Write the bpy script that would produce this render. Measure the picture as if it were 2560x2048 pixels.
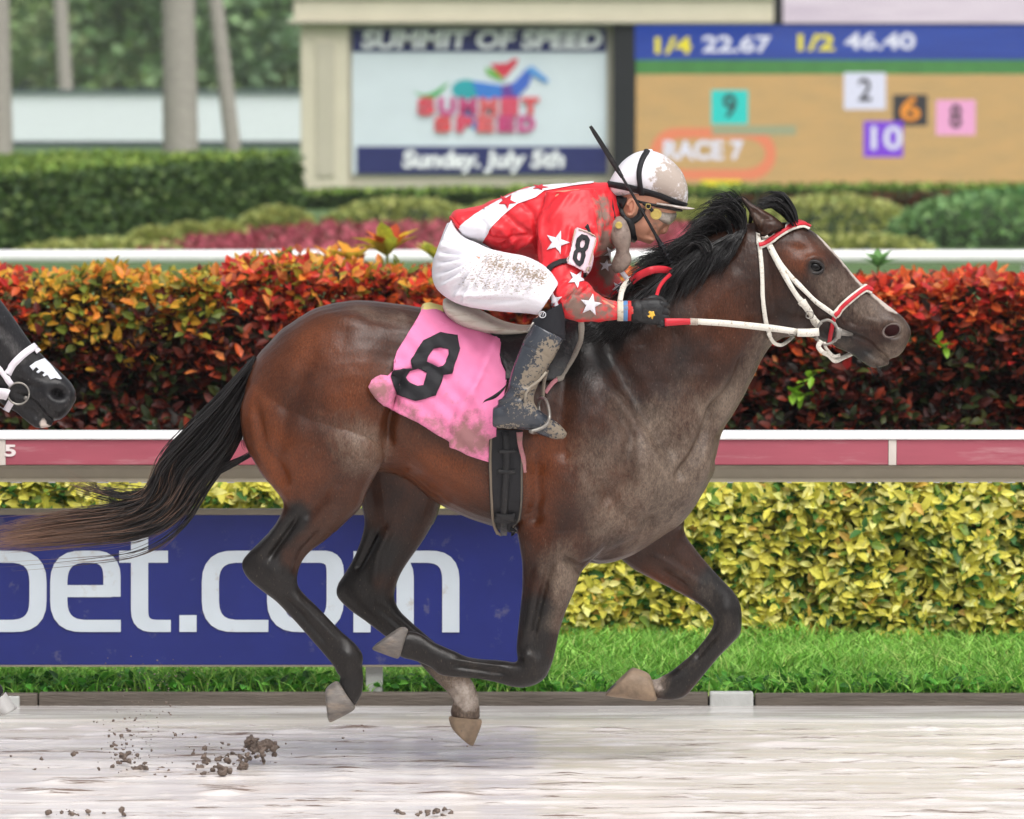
import bpy, bmesh, math, random
import numpy as np
from mathutils import Vector, Matrix
from mathutils.bvhtree import BVHTree
random.seed(7); RNG = np.random.default_rng(11)
for o in list(bpy.data.objects): bpy.data.objects.remove(o)
sc = bpy.context.scene
COL = sc.collection
# ------------------------------------------------------------------ camera
FPX = 14000.0                      # focal length in photo pixels (2560 wide)
CAM = Vector((0.0, -20.0, 2.5))
PITCH = math.atan((1024 - 180) / FPX)
cd = bpy.data.cameras.new('camera'); cam = bpy.data.objects.new('camera', cd); COL.objects.link(cam)
cam.location = CAM; cam.rotation_euler = (math.pi / 2 - PITCH, 0, 0)
cd.sensor_width = 36; cd.lens = 36 * FPX / 2560; cd.clip_start = 0.5; cd.clip_end = 2000
cd.dof.use_dof = True; cd.dof.focus_distance = 19.8; cd.dof.aperture_fstop = 5.4
sc.camera = cam
# ------------------------------------------------------------------ world, sun, exposure
SUN_EL, SUN_AZ = math.radians(58), math.radians(25)   # behind the camera, a little to the right
w = bpy.data.worlds.new('World'); sc.world = w; w.use_nodes = True
nt = w.node_tree; nt.nodes.clear()
sky = nt.nodes.new('ShaderNodeTexSky'); sky.sky_type = 'NISHITA'; sky.sun_disc = False
sky.sun_elevation = SUN_EL; sky.sun_rotation = math.pi - SUN_AZ
sky.air_density = 1.0; sky.dust_density = 6.0; sky.ozone_density = 1.0
hs = nt.nodes.new('ShaderNodeHueSaturation'); hs.inputs['Saturation'].default_value = 0.22
bg = nt.nodes.new('ShaderNodeBackground'); bg.inputs[1].default_value = 0.15
wo = nt.nodes.new('ShaderNodeOutputWorld')
nt.links.new(sky.outputs[0], hs.inputs['Color']); nt.links.new(hs.outputs[0], bg.inputs[0]); nt.links.new(bg.outputs[0], wo.inputs[0])
sd = bpy.data.lights.new('sun', 'SUN'); sd.energy = 1.0; sd.angle = math.radians(45); sd.color = (1, 0.97, 0.93)
so = bpy.data.objects.new('sun', sd); COL.objects.link(so)
so.rotation_euler = (math.pi / 2 - SUN_EL, 0, SUN_AZ)
sc.view_settings.view_transform = 'Standard'; sc.view_settings.look = 'None'
sc.view_settings.exposure = 0.20; sc.view_settings.gamma = 1.0
sc.view_settings.use_curve_mapping = False
try: sc.cycles.use_denoising = True
except Exception: pass
sc.cycles.max_bounces = 4; sc.cycles.diffuse_bounces = 2; sc.cycles.glossy_bounces = 2; sc.cycles.volume_bounces = 0
sc.cycles.use_adaptive_sampling = True; sc.cycles.adaptive_threshold = .02
sc.cycles.transparent_max_bounces = 4
# ------------------------------------------------------------------ photo pixel <-> place
FW = Vector((0, math.cos(PITCH), -math.sin(PITCH))); UP = Vector((0, math.sin(PITCH), math.cos(PITCH)))
def ray(px, py):
    return Vector((1, 0, 0)) * ((px - 1280) / FPX) + FW + UP * (-(py - 1024) / FPX)
def P(px, py, Y=0.0):              # the point at depth Y that shows at a photo pixel
    d = ray(px, py); return CAM + d * ((Y - CAM.y) / d.y)
def PG(px, py, z=0.0):             # the point at height z
    d = ray(px, py); return CAM + d * ((z - CAM.z) / d.z)
def proj(co):                      # world -> photo pixels (numpy)
    r = co - np.array(CAM)
    f = r @ np.array(FW); u = r @ np.array(UP)
    return 1280 + FPX * r[:, 0] / f, 1024 - FPX * u / f
def srgb(r, g, b):
    f = lambda c: (c / 255 / 12.92) if c <= 10 else ((c / 255 + 0.055) / 1.055) ** 2.4
    return (f(r), f(g), f(b), 1)
# ------------------------------------------------------------------ objects
WL = {}
def link(o, parent=None):
    COL.objects.link(o)
    if parent is not None:
        o.parent = parent; o.location = -WL[parent.name]; WL[o.name] = Vector((0, 0, 0))
    else: WL[o.name] = Vector(o.location)
    return o
def tag(o, label=None, cat=None, group=None, kind=None):
    if label: o['label'] = label
    if cat: o['category'] = cat
    if group: o['group'] = group
    if kind: o['kind'] = kind
    return o
def thing(name, label, cat, loc, group=None):
    o = bpy.data.objects.new(name, None); o.location = loc; o.empty_display_size = 0.1
    link(o); return tag(o, label, cat, group)
def meshobj(name, verts, faces, mat=None, parent=None, smooth=True, attrs=None, edges=()):
    me = bpy.data.meshes.new(name)
    me.from_pydata([tuple(v) for v in verts], list(edges), [tuple(int(i) for i in f) for f in faces])
    if smooth and len(me.polygons): me.polygons.foreach_set('use_smooth', [True] * len(me.polygons))
    for k, a in (attrs or {}).items():
        a = np.asarray(a, dtype=np.float32)
        if a.ndim == 1: me.attributes.new(k, 'FLOAT', 'POINT').data.foreach_set('value', a)
        else: me.attributes.new(k, 'FLOAT_COLOR', 'POINT').data.foreach_set('color', a.ravel())
    if mat is not None: me.materials.append(mat)
    me.update()
    return link(bpy.data.objects.new(name, me), parent)
def fastmesh(name, co, tris, mat=None, parent=None, smooth=False, attrs=None):   # numpy triangles / quads
    co = np.asarray(co, np.float32); tris = np.asarray(tris, np.int32)
    me = bpy.data.meshes.new(name); n, k = tris.shape
    me.vertices.add(len(co)); me.vertices.foreach_set('co', co.ravel())
    me.loops.add(n * k); me.loops.foreach_set('vertex_index', tris.ravel())
    me.polygons.add(n); me.polygons.foreach_set('loop_start', np.arange(0, n * k, k, dtype=np.int32))
    try: me.polygons.foreach_set('loop_total', np.full(n, k, np.int32))
    except Exception: pass
    me.polygons.foreach_set('use_smooth', np.full(n, smooth))
    me.update(calc_edges=True)
    for kk, a in (attrs or {}).items():
        a = np.asarray(a, dtype=np.float32)
        if a.ndim == 1: me.attributes.new(kk, 'FLOAT', 'POINT').data.foreach_set('value', a)
        else: me.attributes.new(kk, 'FLOAT_COLOR', 'POINT').data.foreach_set('color', a.ravel())
    if mat is not None: me.materials.append(mat)
    return link(bpy.data.objects.new(name, me), parent)
def solid(o, t, off=1.0):
    m = o.modifiers.new('solid', 'SOLIDIFY'); m.thickness = t; m.offset = off; return o
def bevel(o, wd, seg=2):
    m = o.modifiers.new('bevel', 'BEVEL'); m.width = wd; m.segments = seg; m.limit_method = 'ANGLE'; return o
def box(name, lo, hi, mat, parent=None, bev=0.0):
    (a, b, c), (d, e, f) = lo, hi
    v = [(a,b,c),(d,b,c),(d,e,c),(a,e,c),(a,b,f),(d,b,f),(d,e,f),(a,e,f)]
    q = [(0,3,2,1),(4,5,6,7),(0,1,5,4),(1,2,6,5),(2,3,7,6),(3,0,4,7)]
    o = meshobj(name, v, q, mat, parent, smooth=False)
    if bev: bevel(o, bev)
    return o
# ------------------------------------------------------------------ materials
def N(t, typ, **kw):
    n = t.nodes.new('ShaderNode' + typ)
    for k, v in kw.items():
        if k in n.inputs.keys(): n.inputs[k].default_value = v
        else: setattr(n, k, v)
    return n
def newmat(name):
    m = bpy.data.materials.new(name); m.use_nodes = True; t = m.node_tree
    b = t.nodes['Principled BSDF']; return m, t, b
def ramp(t, src, lo, hi):
    n = N(t, 'MapRange'); n.inputs[1].default_value = lo; n.inputs[2].default_value = hi
    t.links.new(src, n.inputs[0]); return n.outputs[0]
def noise(t, scale, stretch=(1, 1, 1), detail=4, rough=0.55, loc=(0, 0, 0), dist=0.0):
    tc = N(t, 'TexCoord'); mp = N(t, 'Mapping'); mp.inputs['Scale'].default_value = stretch; mp.inputs['Location'].default_value = loc
    nz = N(t, 'TexNoise'); nz.inputs['Scale'].default_value = scale; nz.inputs['Detail'].default_value = detail
    nz.inputs['Roughness'].default_value = rough; nz.inputs['Distortion'].default_value = dist
    t.links.new(tc.outputs['Object'], mp.inputs[0]); t.links.new(mp.outputs[0], nz.inputs['Vector']); return nz.outputs[0]
def mixc(t, fac, a, b):
    m = N(t, 'Mix', data_type='RGBA')
    for s, i in ((a, 6), (b, 7)):
        if isinstance(s, (tuple, list)): m.inputs[i].default_value = s if len(s) == 4 else (*s, 1)
        else: t.links.new(s, m.inputs[i])
    if isinstance(fac, (int, float)): m.inputs[0].default_value = fac
    else: t.links.new(fac, m.inputs[0])
    return m.outputs[2]
def math_(t, op, a, b=0.0, clamp=False):
    m = N(t, 'Math', operation=op, use_clamp=clamp)
    for s, i in ((a, 0), (b, 1)):
        if isinstance(s, (int, float)): m.inputs[i].default_value = s
        else: t.links.new(s, m.inputs[i])
    return m.outputs[0]
def attr(t, name):
    n = N(t, 'Attribute'); n.attribute_name = name; return n
MUD = srgb(137, 121, 108)
def M(name, col, rough=0.6, spec=0.4, var=0.12, vscale=6, bump=0.0, bscale=60, stretch=(1, 1, 1), mud=None, mudcol=None,
      metal=0.0, sheen=0.0, coat=0.0, mudattr=False, emit=0.0):
    """plain painted / cloth / metal surface: colour variation, fine relief and optional specks of mud (scale, lo, hi)"""
    m, t, b = newmat(name)
    c4 = col if len(col) == 4 else (*col, 1)
    nz = noise(t, vscale, stretch)
    dark = tuple(x * (1 - var) for x in c4[:3]) + (1,); lite = tuple(min(1, x * (1 + var * .6)) for x in c4[:3]) + (1,)
    c = mixc(t, ramp(t, nz, .3, .7), dark, lite)
    r = rough
    if mud:
        n2 = noise(t, mud[0], stretch, detail=6, rough=.65, loc=(3.1, 1.7, .4))
        if mudattr:
            a = attr(t, 'mud').outputs['Fac']
            n2 = math_(t, 'ADD', n2, math_(t, 'MULTIPLY', math_(t, 'SUBTRACT', a, .5), 0.55))
        f = ramp(t, n2, mud[1], mud[2])
        c = mixc(t, f, c, mudcol or MUD)
        rr = N(t, 'MapRange'); rr.inputs[3].default_value = rough; rr.inputs[4].default_value = .75
        t.links.new(f, rr.inputs[0]); t.links.new(rr.outputs[0], b.inputs['Roughness'])
    else: b.inputs['Roughness'].default_value = rough
    t.links.new(c, b.inputs['Base Color'])
    b.inputs['Specular IOR Level'].default_value = spec; b.inputs['Metallic'].default_value = metal
    if sheen: b.inputs['Sheen Weight'].default_value = sheen
    if coat: b.inputs['Coat Weight'].default_value = coat; b.inputs['Coat Roughness'].default_value = .15
    if bump:
        bp = N(t, 'Bump'); bp.inputs['Strength'].default_value = bump; bp.inputs['Distance'].default_value = 0.01
        t.links.new(noise(t, bscale, stretch, detail=5), bp.inputs['Height']); t.links.new(bp.outputs[0], b.inputs['Normal'])
    if emit:
        t.links.new(c, b.inputs['Emission Color']); b.inputs['Emission Strength'].default_value = emit
    return m
def leafmat(name, objcol=False, rough=0.4, trans=0.25):
    m, t, b = newmat(name)
    if objcol: c = N(t, 'ObjectInfo').outputs['Color']
    else: c = attr(t, 'Col').outputs['Color']
    hsv = N(t, 'HueSaturation'); nz = noise(t, 30)
    v = N(t, 'MapRange'); v.inputs[1].default_value = .3; v.inputs[2].default_value = .7; v.inputs[3].default_value = .75; v.inputs[4].default_value = 1.15
    t.links.new(nz, v.inputs[0]); t.links.new(v.outputs[0], hsv.inputs['Value']); t.links.new(c, hsv.inputs['Color'])
    t.links.new(hsv.outputs[0], b.inputs['Base Color']); b.inputs['Roughness'].default_value = rough
    b.inputs['Specular IOR Level'].default_value = .35
    if trans:
        tr = N(t, 'BsdfTranslucent'); t.links.new(hsv.outputs[0], tr.inputs[0]); mx = N(t, 'MixShader'); mx.inputs[0].default_value = trans
        out = [n for n in t.nodes if n.type == 'OUTPUT_MATERIAL'][0]
        t.links.new(b.outputs[0], mx.inputs[1]); t.links.new(tr.outputs[0], mx.inputs[2]); t.links.new(mx.outputs[0], out.inputs[0])
    return m
# ------------------------------------------------------------------ geometry helpers
def catmull(pts, k=6):
    p = np.asarray(pts, float); n = len(p); out = []
    q = np.vstack([2 * p[0] - p[1], p, 2 * p[-1] - p[-2]])
    for i in range(n - 1):
        a, b, c, d = q[i], q[i + 1], q[i + 2], q[i + 3]
        for s in np.arange(k) / k:
            out.append(.5 * ((2 * b) + (-a + c) * s + (2 * a - 5 * b + 4 * c - d) * s * s + (-a + 3 * b - 3 * c + d) * s ** 3))
    out.append(p[-1]); return np.array(out)
class Geo:
    def __init__(s): s.v = []; s.f = []
    def add(s, v, f):
        o = len(s.v); s.v += [tuple(x) for x in v]; s.f += [tuple(i + o for i in q) for q in f]
    def loft(s, secs, n=24, k=5, ex=2.0, cap=True, tf=None):
        """secs: (ax, ay, bx, by, half depth, depth Y[, egg]) - photo pixel pairs of the two outlines of a limb"""
        a = np.array([list(x) + [0.0] * (7 - len(x)) for x in secs], float)
        a = catmull(a, k) if k > 1 else a
        rings = []
        for ax, ay, bx, by, hw, Y, egg in a:
            if tf: (ax, ay), (bx, by) = tf(ax, ay), tf(bx, by)
            A, B = np.array(P(ax, ay, Y)), np.array(P(bx, by, Y)); c = (A + B) / 2; u = (A - B) / 2
            for i in range(n):
                th = 2 * math.pi * i / n; ct, st = math.cos(th), math.sin(th)
                e = 2.0 / ex
                cc = math.copysign(abs(ct) ** e, ct); ss = math.copysign(abs(st) ** e, st)
                rings.append(c + u * cc + np.array((0, max(hw, .002) * (1 - egg * ct), 0)) * ss)
        m = len(a); f = []
        for j in range(m - 1):
            for i in range(n):
                i2 = (i + 1) % n; f.append((j * n + i, j * n + i2, (j + 1) * n + i2, (j + 1) * n + i))
        v = rings
        if cap:
            c0 = np.mean(v[:n], axis=0); c1 = np.mean(v[-n:], axis=0); v = v + [c0, c1]
            for i in range(n):
                f.append((m * n, (i + 1) % n, i)); f.append((m * n + 1, (m - 1) * n + i, (m - 1) * n + (i + 1) % n))
        s.add(v, f); return s
    def ball(s, c, r, n=14, m=9):
        c = np.array(c); r = np.array(r) if hasattr(r, '__len__') else np.array((r, r, r)); v = []; f = []
        for j in range(1, m):
            ph = math.pi * j / m
            for i in range(n):
                th = 2 * math.pi * i / n
                v.append(c + r * np.array((math.sin(ph) * math.cos(th), math.sin(ph) * math.sin(th), math.cos(ph))))
        for j in range(m - 2):
            for i in range(n): f.append((j * n + i, (j + 1) * n + i, (j + 1) * n + (i + 1) % n, j * n + (i + 1) % n))
        v += [c + r * np.array((0, 0, 1)), c - r * np.array((0, 0, 1))]; T = len(v) - 2
        for i in range(n):
            f.append((T, i, (i + 1) % n)); f.append((T + 1, (m - 2) * n + (i + 1) % n, (m - 2) * n + i))
        s.add(v, f); return s
    def tube(s, pts, rad, n=8, cap=True):
        p = np.asarray(pts, float); m = len(p); rad = np.asarray(rad, float) * np.ones(m)
        t = np.gradient(p, axis=0); t /= np.linalg.norm(t, axis=1)[:, None] + 1e-9
        ref = np.array((0, 1.0, 0.03)); v = []; f = []
        for i in range(m):
            a = np.cross(t[i], ref)
            if np.linalg.norm(a) < .05: a = np.cross(t[i], (1, 0, 0))
            a /= np.linalg.norm(a); b = np.cross(t[i], a)
            for j in range(n):
                th = 2 * math.pi * j / n; v.append(p[i] + rad[i] * (a * math.cos(th) + b * math.sin(th)))
        for i in range(m - 1):
            for j in range(n): f.append((i * n + j, i * n + (j + 1) % n, (i + 1) * n + (j + 1) % n, (i + 1) * n + j))
        if cap: f.append(tuple(range(n))[::-1]); f.append(tuple((m - 1) * n + j for j in range(n)))
        s.add(v, f); return s
    def obj(s, name, mat, parent=None, smooth=True): return meshobj(name, s.v, s.f, mat, parent, smooth)
def smooth_np(co, ed, it, f=.5, wgt=None):
    n = len(co); deg = np.bincount(ed.ravel(), minlength=n).astype(float)[:, None]; deg[deg == 0] = 1
    for _ in range(it):
        s = np.zeros_like(co)
        for ax in range(3):
            s[:, ax] = np.bincount(ed[:, 0], co[ed[:, 1], ax], n) + np.bincount(ed[:, 1], co[ed[:, 0], ax], n)
        fk = f if _ % 2 == 0 or it == 1 else -f * 1.04          # shrink-free smoothing
        d = (s / deg - co) * fk
        co = co + (d if wgt is None else d * wgt[:, None])
    return co
def remesh(geo, voxel, sm=6):
    me = bpy.data.meshes.new('tmp'); me.from_pydata(geo.v, [], geo.f); bm = bmesh.new(); bm.from_mesh(me)
    bmesh.ops.recalc_face_normals(bm, faces=bm.faces); bm.to_mesh(me); bm.free()
    o = bpy.data.objects.new('tmp', me); COL.objects.link(o)
    md = o.modifiers.new('r', 'REMESH'); md.mode = 'VOXEL'; md.voxel_size = voxel; md.adaptivity = 0
    dg = bpy.context.evaluated_depsgraph_get(); dg.update()
    m2 = bpy.data.meshes.new_from_object(o.evaluated_get(dg)); bpy.data.objects.remove(o)
    co = np.empty(len(m2.vertices) * 3); m2.vertices.foreach_get('co', co); co = co.reshape(-1, 3)
    ed = np.empty(len(m2.edges) * 2, np.int64); m2.edges.foreach_get('vertices', ed); ed = ed.reshape(-1, 2)
    co = smooth_np(co, ed, sm * 2); m2.vertices.foreach_set('co', co.ravel()); m2.update()
    return m2, co, ed
def normals(me):
    n = np.empty(len(me.vertices) * 3, np.float32); me.vertex_normals.foreach_get('vector', n); return n.reshape(-1, 3).astype(float)
def segdist(u, v, path):           # distance in px from points to a polyline, and parameter along it
    best = np.full(len(u), 1e9); par = np.zeros(len(u)); n = len(path) - 1
    for i in range(n):
        a = np.array(path[i], float); b = np.array(path[i + 1], float); d = b - a; L = (d @ d) + 1e-9
        t = np.clip(((u - a[0]) * d[0] + (v - a[1]) * d[1]) / L, 0, 1)
        ds = np.hypot(u - a[0] - t * d[0], v - a[1] - t * d[1]); m = ds < best
        best[m] = ds[m]; par[m] = (i + t[m]) / n
    return best, par
def sculpt(me, co, brushes, mirror=True):
    """brushes: ('b', px, py, rx, ry, deg, amount, side) dab, ('l', path, width px, amount, side) line; amount metres along the normal"""
    nr = normals(me); c2 = co.copy()
    if mirror: c2[:, 1] = -np.abs(c2[:, 1])
    u, v = proj(c2); d = np.zeros(len(co))
    for b in brushes:
        side = b[-1]; msk = np.ones(len(co))
        if side == 'n': msk = (co[:, 1] < 0.02).astype(float)
        elif side == 'f': msk = (co[:, 1] > -0.02).astype(float)
        if b[0] == 'b':
            _, px, py, rx, ry, dg, am, _s = b; c, s = math.cos(math.radians(dg)), math.sin(math.radians(dg))
            x = (u - px) * c + (v - py) * s; y = -(u - px) * s + (v - py) * c
            d += am * msk * np.exp(-(x / rx) ** 2 - (y / ry) ** 2)
        else:
            _, path, wd, am, _s = b; ds, t = segdist(u, v, path)
            d += am * msk * np.exp(-(ds / wd) ** 2) * np.clip(np.minimum(t, 1 - t) * 6 + .25, 0, 1)
    w_ = np.clip(np.abs(nr[:, 1]) * 1.6, 0.0, 1) if mirror else 1.0
    co = co + nr * (d * w_)[:, None]
    me.vertices.foreach_set('co', co.ravel()); me.update(); return co
def field(co, dabs, mirror=True):  # soft patches of colour, in photo pixels: (px, py, rx, ry, deg, value) or (path, width, value)
    c2 = co.copy()
    if mirror: c2[:, 1] = -np.abs(c2[:, 1])
    u, v = proj(c2); d = np.zeros(len(co))
    for b in dabs:
        if len(b) == 6:
            px, py, rx, ry, dg, am = b; c, s = math.cos(math.radians(dg)), math.sin(math.radians(dg))
            x = (u - px) * c + (v - py) * s; y = -(u - px) * s + (v - py) * c
            g = am * np.exp(-((x / rx) ** 2 + (y / ry) ** 2) ** 1.5)
        else:
            ds, t = segdist(u, v, b[0]); g = b[2] * np.exp(-(ds / b[1]) ** 3)
        d = np.where(np.abs(g) > 0, d + g, d)
    return np.clip(d, 0, 1)
def setattrf(me, name, val):
    me.attributes.new(name, 'FLOAT', 'POINT').data.foreach_set('value', np.asarray(val, np.float32))
def finish(me, name, mat, parent, smooth=True):
    me.name = name
    me.polygons.foreach_set('use_smooth', [smooth] * len(me.polygons)); me.materials.clear(); me.materials.append(mat); me.update()
    return link(bpy.data.objects.new(name, me), parent)
def bvh_of(*objs):
    vs = []; fs = []
    for o in objs:
        me = o.data; n = len(me.vertices); co = np.empty(n * 3, np.float32); me.vertices.foreach_get('co', co); b = len(vs)
        vs += co.reshape(-1, 3).tolist(); fs += [[i + b for i in p.vertices] for p in me.polygons]
    return BVHTree.FromPolygons(vs, fs)
def hit(bvh, px, py, off=0.0, Y=0.0):
    r = ray(px, py); h = bvh.ray_cast(CAM, r.normalized())
    if h[0] is None:
        h = bvh.find_nearest(P(px, py, Y)); p, n = h[0], h[1]
        return p + n * off
    n = h[1]; n = (n + Vector((0, -1, 0)) * .6).normalized()
    return h[0] + n * off
def patch(name, loops, bvh, mat, parent, off=.004, cell=12, thick=.002, Y=0.0, fn=None, smooth_it=0):
    """a flat cut-out (outer loop + holes, photo pixels) laid on a curved surface"""
    bm = bmesh.new(); es = []
    for lp in loops:
        vs = [bm.verts.new((x, y, 0)) for x, y in lp]
        es += [bm.edges.new((vs[i], vs[(i + 1) % len(vs)])) for i in range(len(vs))]
    bmesh.ops.triangle_fill(bm, use_beauty=True, use_dissolve=False, edges=es)
    xs = [x for l in loops for x, y in l]; ys = [y for l in loops for x, y in l]
    for g in np.arange(min(xs) + cell * .5, max(xs), cell):
        bmesh.ops.bisect_plane(bm, geom=bm.verts[:] + bm.edges[:] + bm.faces[:], plane_co=(g, 0, 0), plane_no=(1, 0, 0))
    for g in np.arange(min(ys) + cell * .5, max(ys), cell):
        bmesh.ops.bisect_plane(bm, geom=bm.verts[:] + bm.edges[:] + bm.faces[:], plane_co=(0, g, 0), plane_no=(0, 1, 0))
    pos = []
    for v in bm.verts:
        x, y = v.co.x, v.co.y
        o = off + (fn(x, y) if fn else 0)
        pos.append(hit(bvh, x, y, o, Y))
    pos = np.array([tuple(p) for p in pos])
    if smooth_it:
        bm.verts.index_update(); ed = np.array([[e.verts[0].index, e.verts[1].index] for e in bm.edges])
        bd = np.array([v.is_boundary for v in bm.verts]); wy = np.ones(len(pos))
        sm = smooth_np(pos, ed, smooth_it); 
        mv = np.where(bd[:, None], 0, 1)
        pos = pos + (sm - pos) * np.maximum(mv, np.array((0, 1, 0)))
    for v, p in zip(bm.verts, pos): v.co = p
    bmesh.ops.recalc_face_normals(bm, faces=bm.faces)
    bm.faces.ensure_lookup_table()
    if sum(f.normal.y * f.calc_area() for f in bm.faces) > 0: bmesh.ops.reverse_faces(bm, faces=bm.faces)
    me = bpy.data.meshes.new(name); bm.to_mesh(me); bm.free()
    me.polygons.foreach_set('use_smooth', [True] * len(me.polygons)); me.materials.append(mat)
    o = link(bpy.data.objects.new(name, me), parent)
    if thick: solid(o, thick, 1)
    return o
def strap(name, path, width, mat, parent, bvh=None, Y=None, off=.004, thick=.004, k=6, mirror=False):
    """a leather strap: a band of a width in px along a pixel path, laid on a surface or hung at depths Y"""
    p = catmull(path, k); t = np.gradient(p, axis=0); t /= np.linalg.norm(t, axis=1)[:, None] + 1e-9; nn = np.stack([-t[:, 1], t[:, 0]], 1)
    if Y is not None and hasattr(Y, '__len__'): Yv = np.interp(np.linspace(0, 1, len(p)), np.linspace(0, 1, len(Y)), Y)
    elif Y is not None: Yv = np.full(len(p), Y)
    wv = np.interp(np.linspace(0, 1, len(p)), np.linspace(0, 1, len(width)), width) if hasattr(width, '__len__') else np.full(len(p), width)
    v = []; f = []
    for i in range(len(p)):
        for s in (-.5, 0, .5):
            x, y = p[i] + nn[i] * wv[i] * s
            if bvh is not None and Y is None: q = hit(bvh, x, y, off)
            else: q = P(x, y, Yv[i])
            v.append(np.array(q))
    for i in range(len(p) - 1):
        for j in (0, 1): f.append((i * 3 + j, i * 3 + j + 1, (i + 1) * 3 + j + 1, (i + 1) * 3 + j))
    v = np.array(v)
    if bvh is not None and Y is None and len(v) > 9:
        y = v[:, 1].reshape(-1, 3); ys = y.copy()
        for _ in range(2): ys[1:-1] = np.minimum(ys[1:-1], (ys[:-2] + 2 * ys[1:-1] + ys[2:]) / 4)
        v[:, 1] = ys.ravel()
    o = meshobj(name, v, [q[::-1] for q in f], mat, parent); solid(o, thick, 0)
    if mirror:
        v2 = v.copy(); v2[:, 1] *= -1; o2 = meshobj(name, v2, f, mat, parent); solid(o2, thick, 0)
    return o
def star(cx, cy, r, rot, r2=.42):
    return [(cx + (r if i % 2 == 0 else r * r2) * math.cos(math.radians(rot + 36 * i)), cy + (r if i % 2 == 0 else r * r2) * math.sin(math.radians(rot + 36 * i))) for i in range(10)]
def text(name, s, loc, size, mat, parent, rot=(math.pi / 2, 0, 0), bold=0.0, shear=0.0, width=None, depth=.005, align='CENTER'):
    cu = bpy.data.curves.new(name, 'FONT'); cu.body = s; cu.size = size; cu.offset = bold; cu.shear = shear; cu.extrude = depth
    cu.align_x = align; cu.align_y = 'CENTER'
    o = bpy.data.objects.new('tmp', cu); COL.objects.link(o); dg = bpy.context.evaluated_depsgraph_get(); dg.update()
    me = bpy.data.meshes.new_from_object(o.evaluated_get(dg)); bpy.data.objects.remove(o)
    co = np.empty(len(me.vertices) * 3); me.vertices.foreach_get('co', co); co = co.reshape(-1, 3)
    if width: co[:, 0] *= width / (np.ptp(co[:, 0]) + 1e-9)
    R = np.array(Matrix.Rotation(rot[2], 3, 'Z') @ Matrix.Rotation(rot[0], 3, 'X')); co = co @ R.T + np.array(loc)
    me.vertices.foreach_set('co', co.ravel()); me.materials.clear(); me.materials.append(mat); me.update()
    return link(bpy.data.objects.new(name, me), parent)
_T = [RNG.random((64, 64)) for _ in range(8)]
def vnoise(x, y, k=0):             # smooth value noise 0..1
    T = _T[k % 8]; xi = np.floor(x).astype(int); yi = np.floor(y).astype(int); fx = x - xi; fy = y - yi
    fx = fx * fx * (3 - 2 * fx); fy = fy * fy * (3 - 2 * fy); g = lambda a, b: T[a % 64, b % 64]
    return (g(xi, yi) * (1 - fx) + g(xi + 1, yi) * fx) * (1 - fy) + (g(xi, yi + 1) * (1 - fx) + g(xi + 1, yi + 1) * fx) * fy
# ================================================================== THE SETTING
def tensor_grid(name, xs, ys, zf, mat, attrs=None):
    X, Y = np.meshgrid(xs, ys); Z = zf(X, Y); n, m = X.shape
    co = np.stack([X.ravel(), Y.ravel(), Z.ravel()], 1); i = np.arange(n * m).reshape(n, m)
    q = np.stack([i[:-1, :-1], i[:-1, 1:], i[1:, 1:], i[1:, :-1]], -1).reshape(-1, 4)
    return fastmesh(name, co, q, mat, None, True, attrs(X, Y, Z) if attrs else None)
# --- sloppy wet track
def track_h(X, Y):
    d = (np.abs(X) < 5) & (Y > -4)
    rid = vnoise(X * .9 + 7, Y * 9, 0) * .5 + vnoise(X * 2.6, Y * 16 + 3, 1) * .35 + vnoise(X * 7, Y * 40, 2) * .15
    lump = vnoise(X * 5 + 40, Y * 8 + 9, 3) ** 5
    lump2 = vnoise(X * 15 + 4, Y * 24 + 9, 5) ** 6
    pud = vnoise(X * .5 + 3, Y * 1.3, 4)
    h = (rid - .5) * .010 * (0.35 + pud) + lump * .010 * (rid > .45) + lump2 * .006
    h = np.where(h < .0, h * .25, h)
    edge = np.clip((Y - 1.3) / .2, 0, 1)
    return h * (1 - .9 * edge) * d - edge * .004
def m_track():
    m, t, b = newmat('wet_mud')
    n1 = noise(t, 1.2, (.5, 3, 1), 4); n2 = noise(t, 4, (.5, 4, 1), 4, loc=(4, 2, 0)); n3 = noise(t, 60, (1, 2, 1), 3)
    base = mixc(t, ramp(t, n1, .3, .7), srgb(222, 209, 201), srgb(238, 231, 226))
    base = mixc(t, ramp(t, n2, .35, .75), base, srgb(240, 236, 234))
    hgt = attr(t, 'rise').outputs['Fac']
    clod = math_(t, 'MULTIPLY', ramp(t, math_(t, 'ADD', noise(t, 1.0, (2.2, 13, 1), 5, .6, loc=(1, 5, 0)), math_(t, 'MULTIPLY', math_(t, 'SUBTRACT', hgt, .5), .35)), .585, .64), ramp(t, noise(t, 1.0, (9, 30, 1), 4, loc=(3, 7, 0)), .36, .52))
    base = mixc(t, clod, base, srgb(126, 108, 97))
    gu = attr(t, 'gut').outputs['Fac']
    base = mixc(t, math_(t, 'MULTIPLY', gu, .8), base, mixc(t, ramp(t, n2, .35, .65), srgb(150, 146, 142), srgb(206, 204, 203)))
    t.links.new(base, b.inputs['Base Color'])
    r = N(t, 'MapRange'); r.inputs[3].default_value = .2; r.inputs[4].default_value = .6
    t.links.new(math_(t, 'MAXIMUM', clod, ramp(t, n1, .5, .8)), r.inputs[0]); t.links.new(r.outputs[0], b.inputs['Roughness'])
    b.inputs['Specular IOR Level'].default_value = .5
    bp = N(t, 'Bump'); bp.inputs['Strength'].default_value = .2; bp.inputs['Distance'].default_value = .006
    t.links.new(math_(t, 'ADD', n2, math_(t, 'MULTIPLY', n3, .35)), bp.inputs['Height']); t.links.new(bp.outputs[0], b.inputs['Normal'])
    return m
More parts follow.
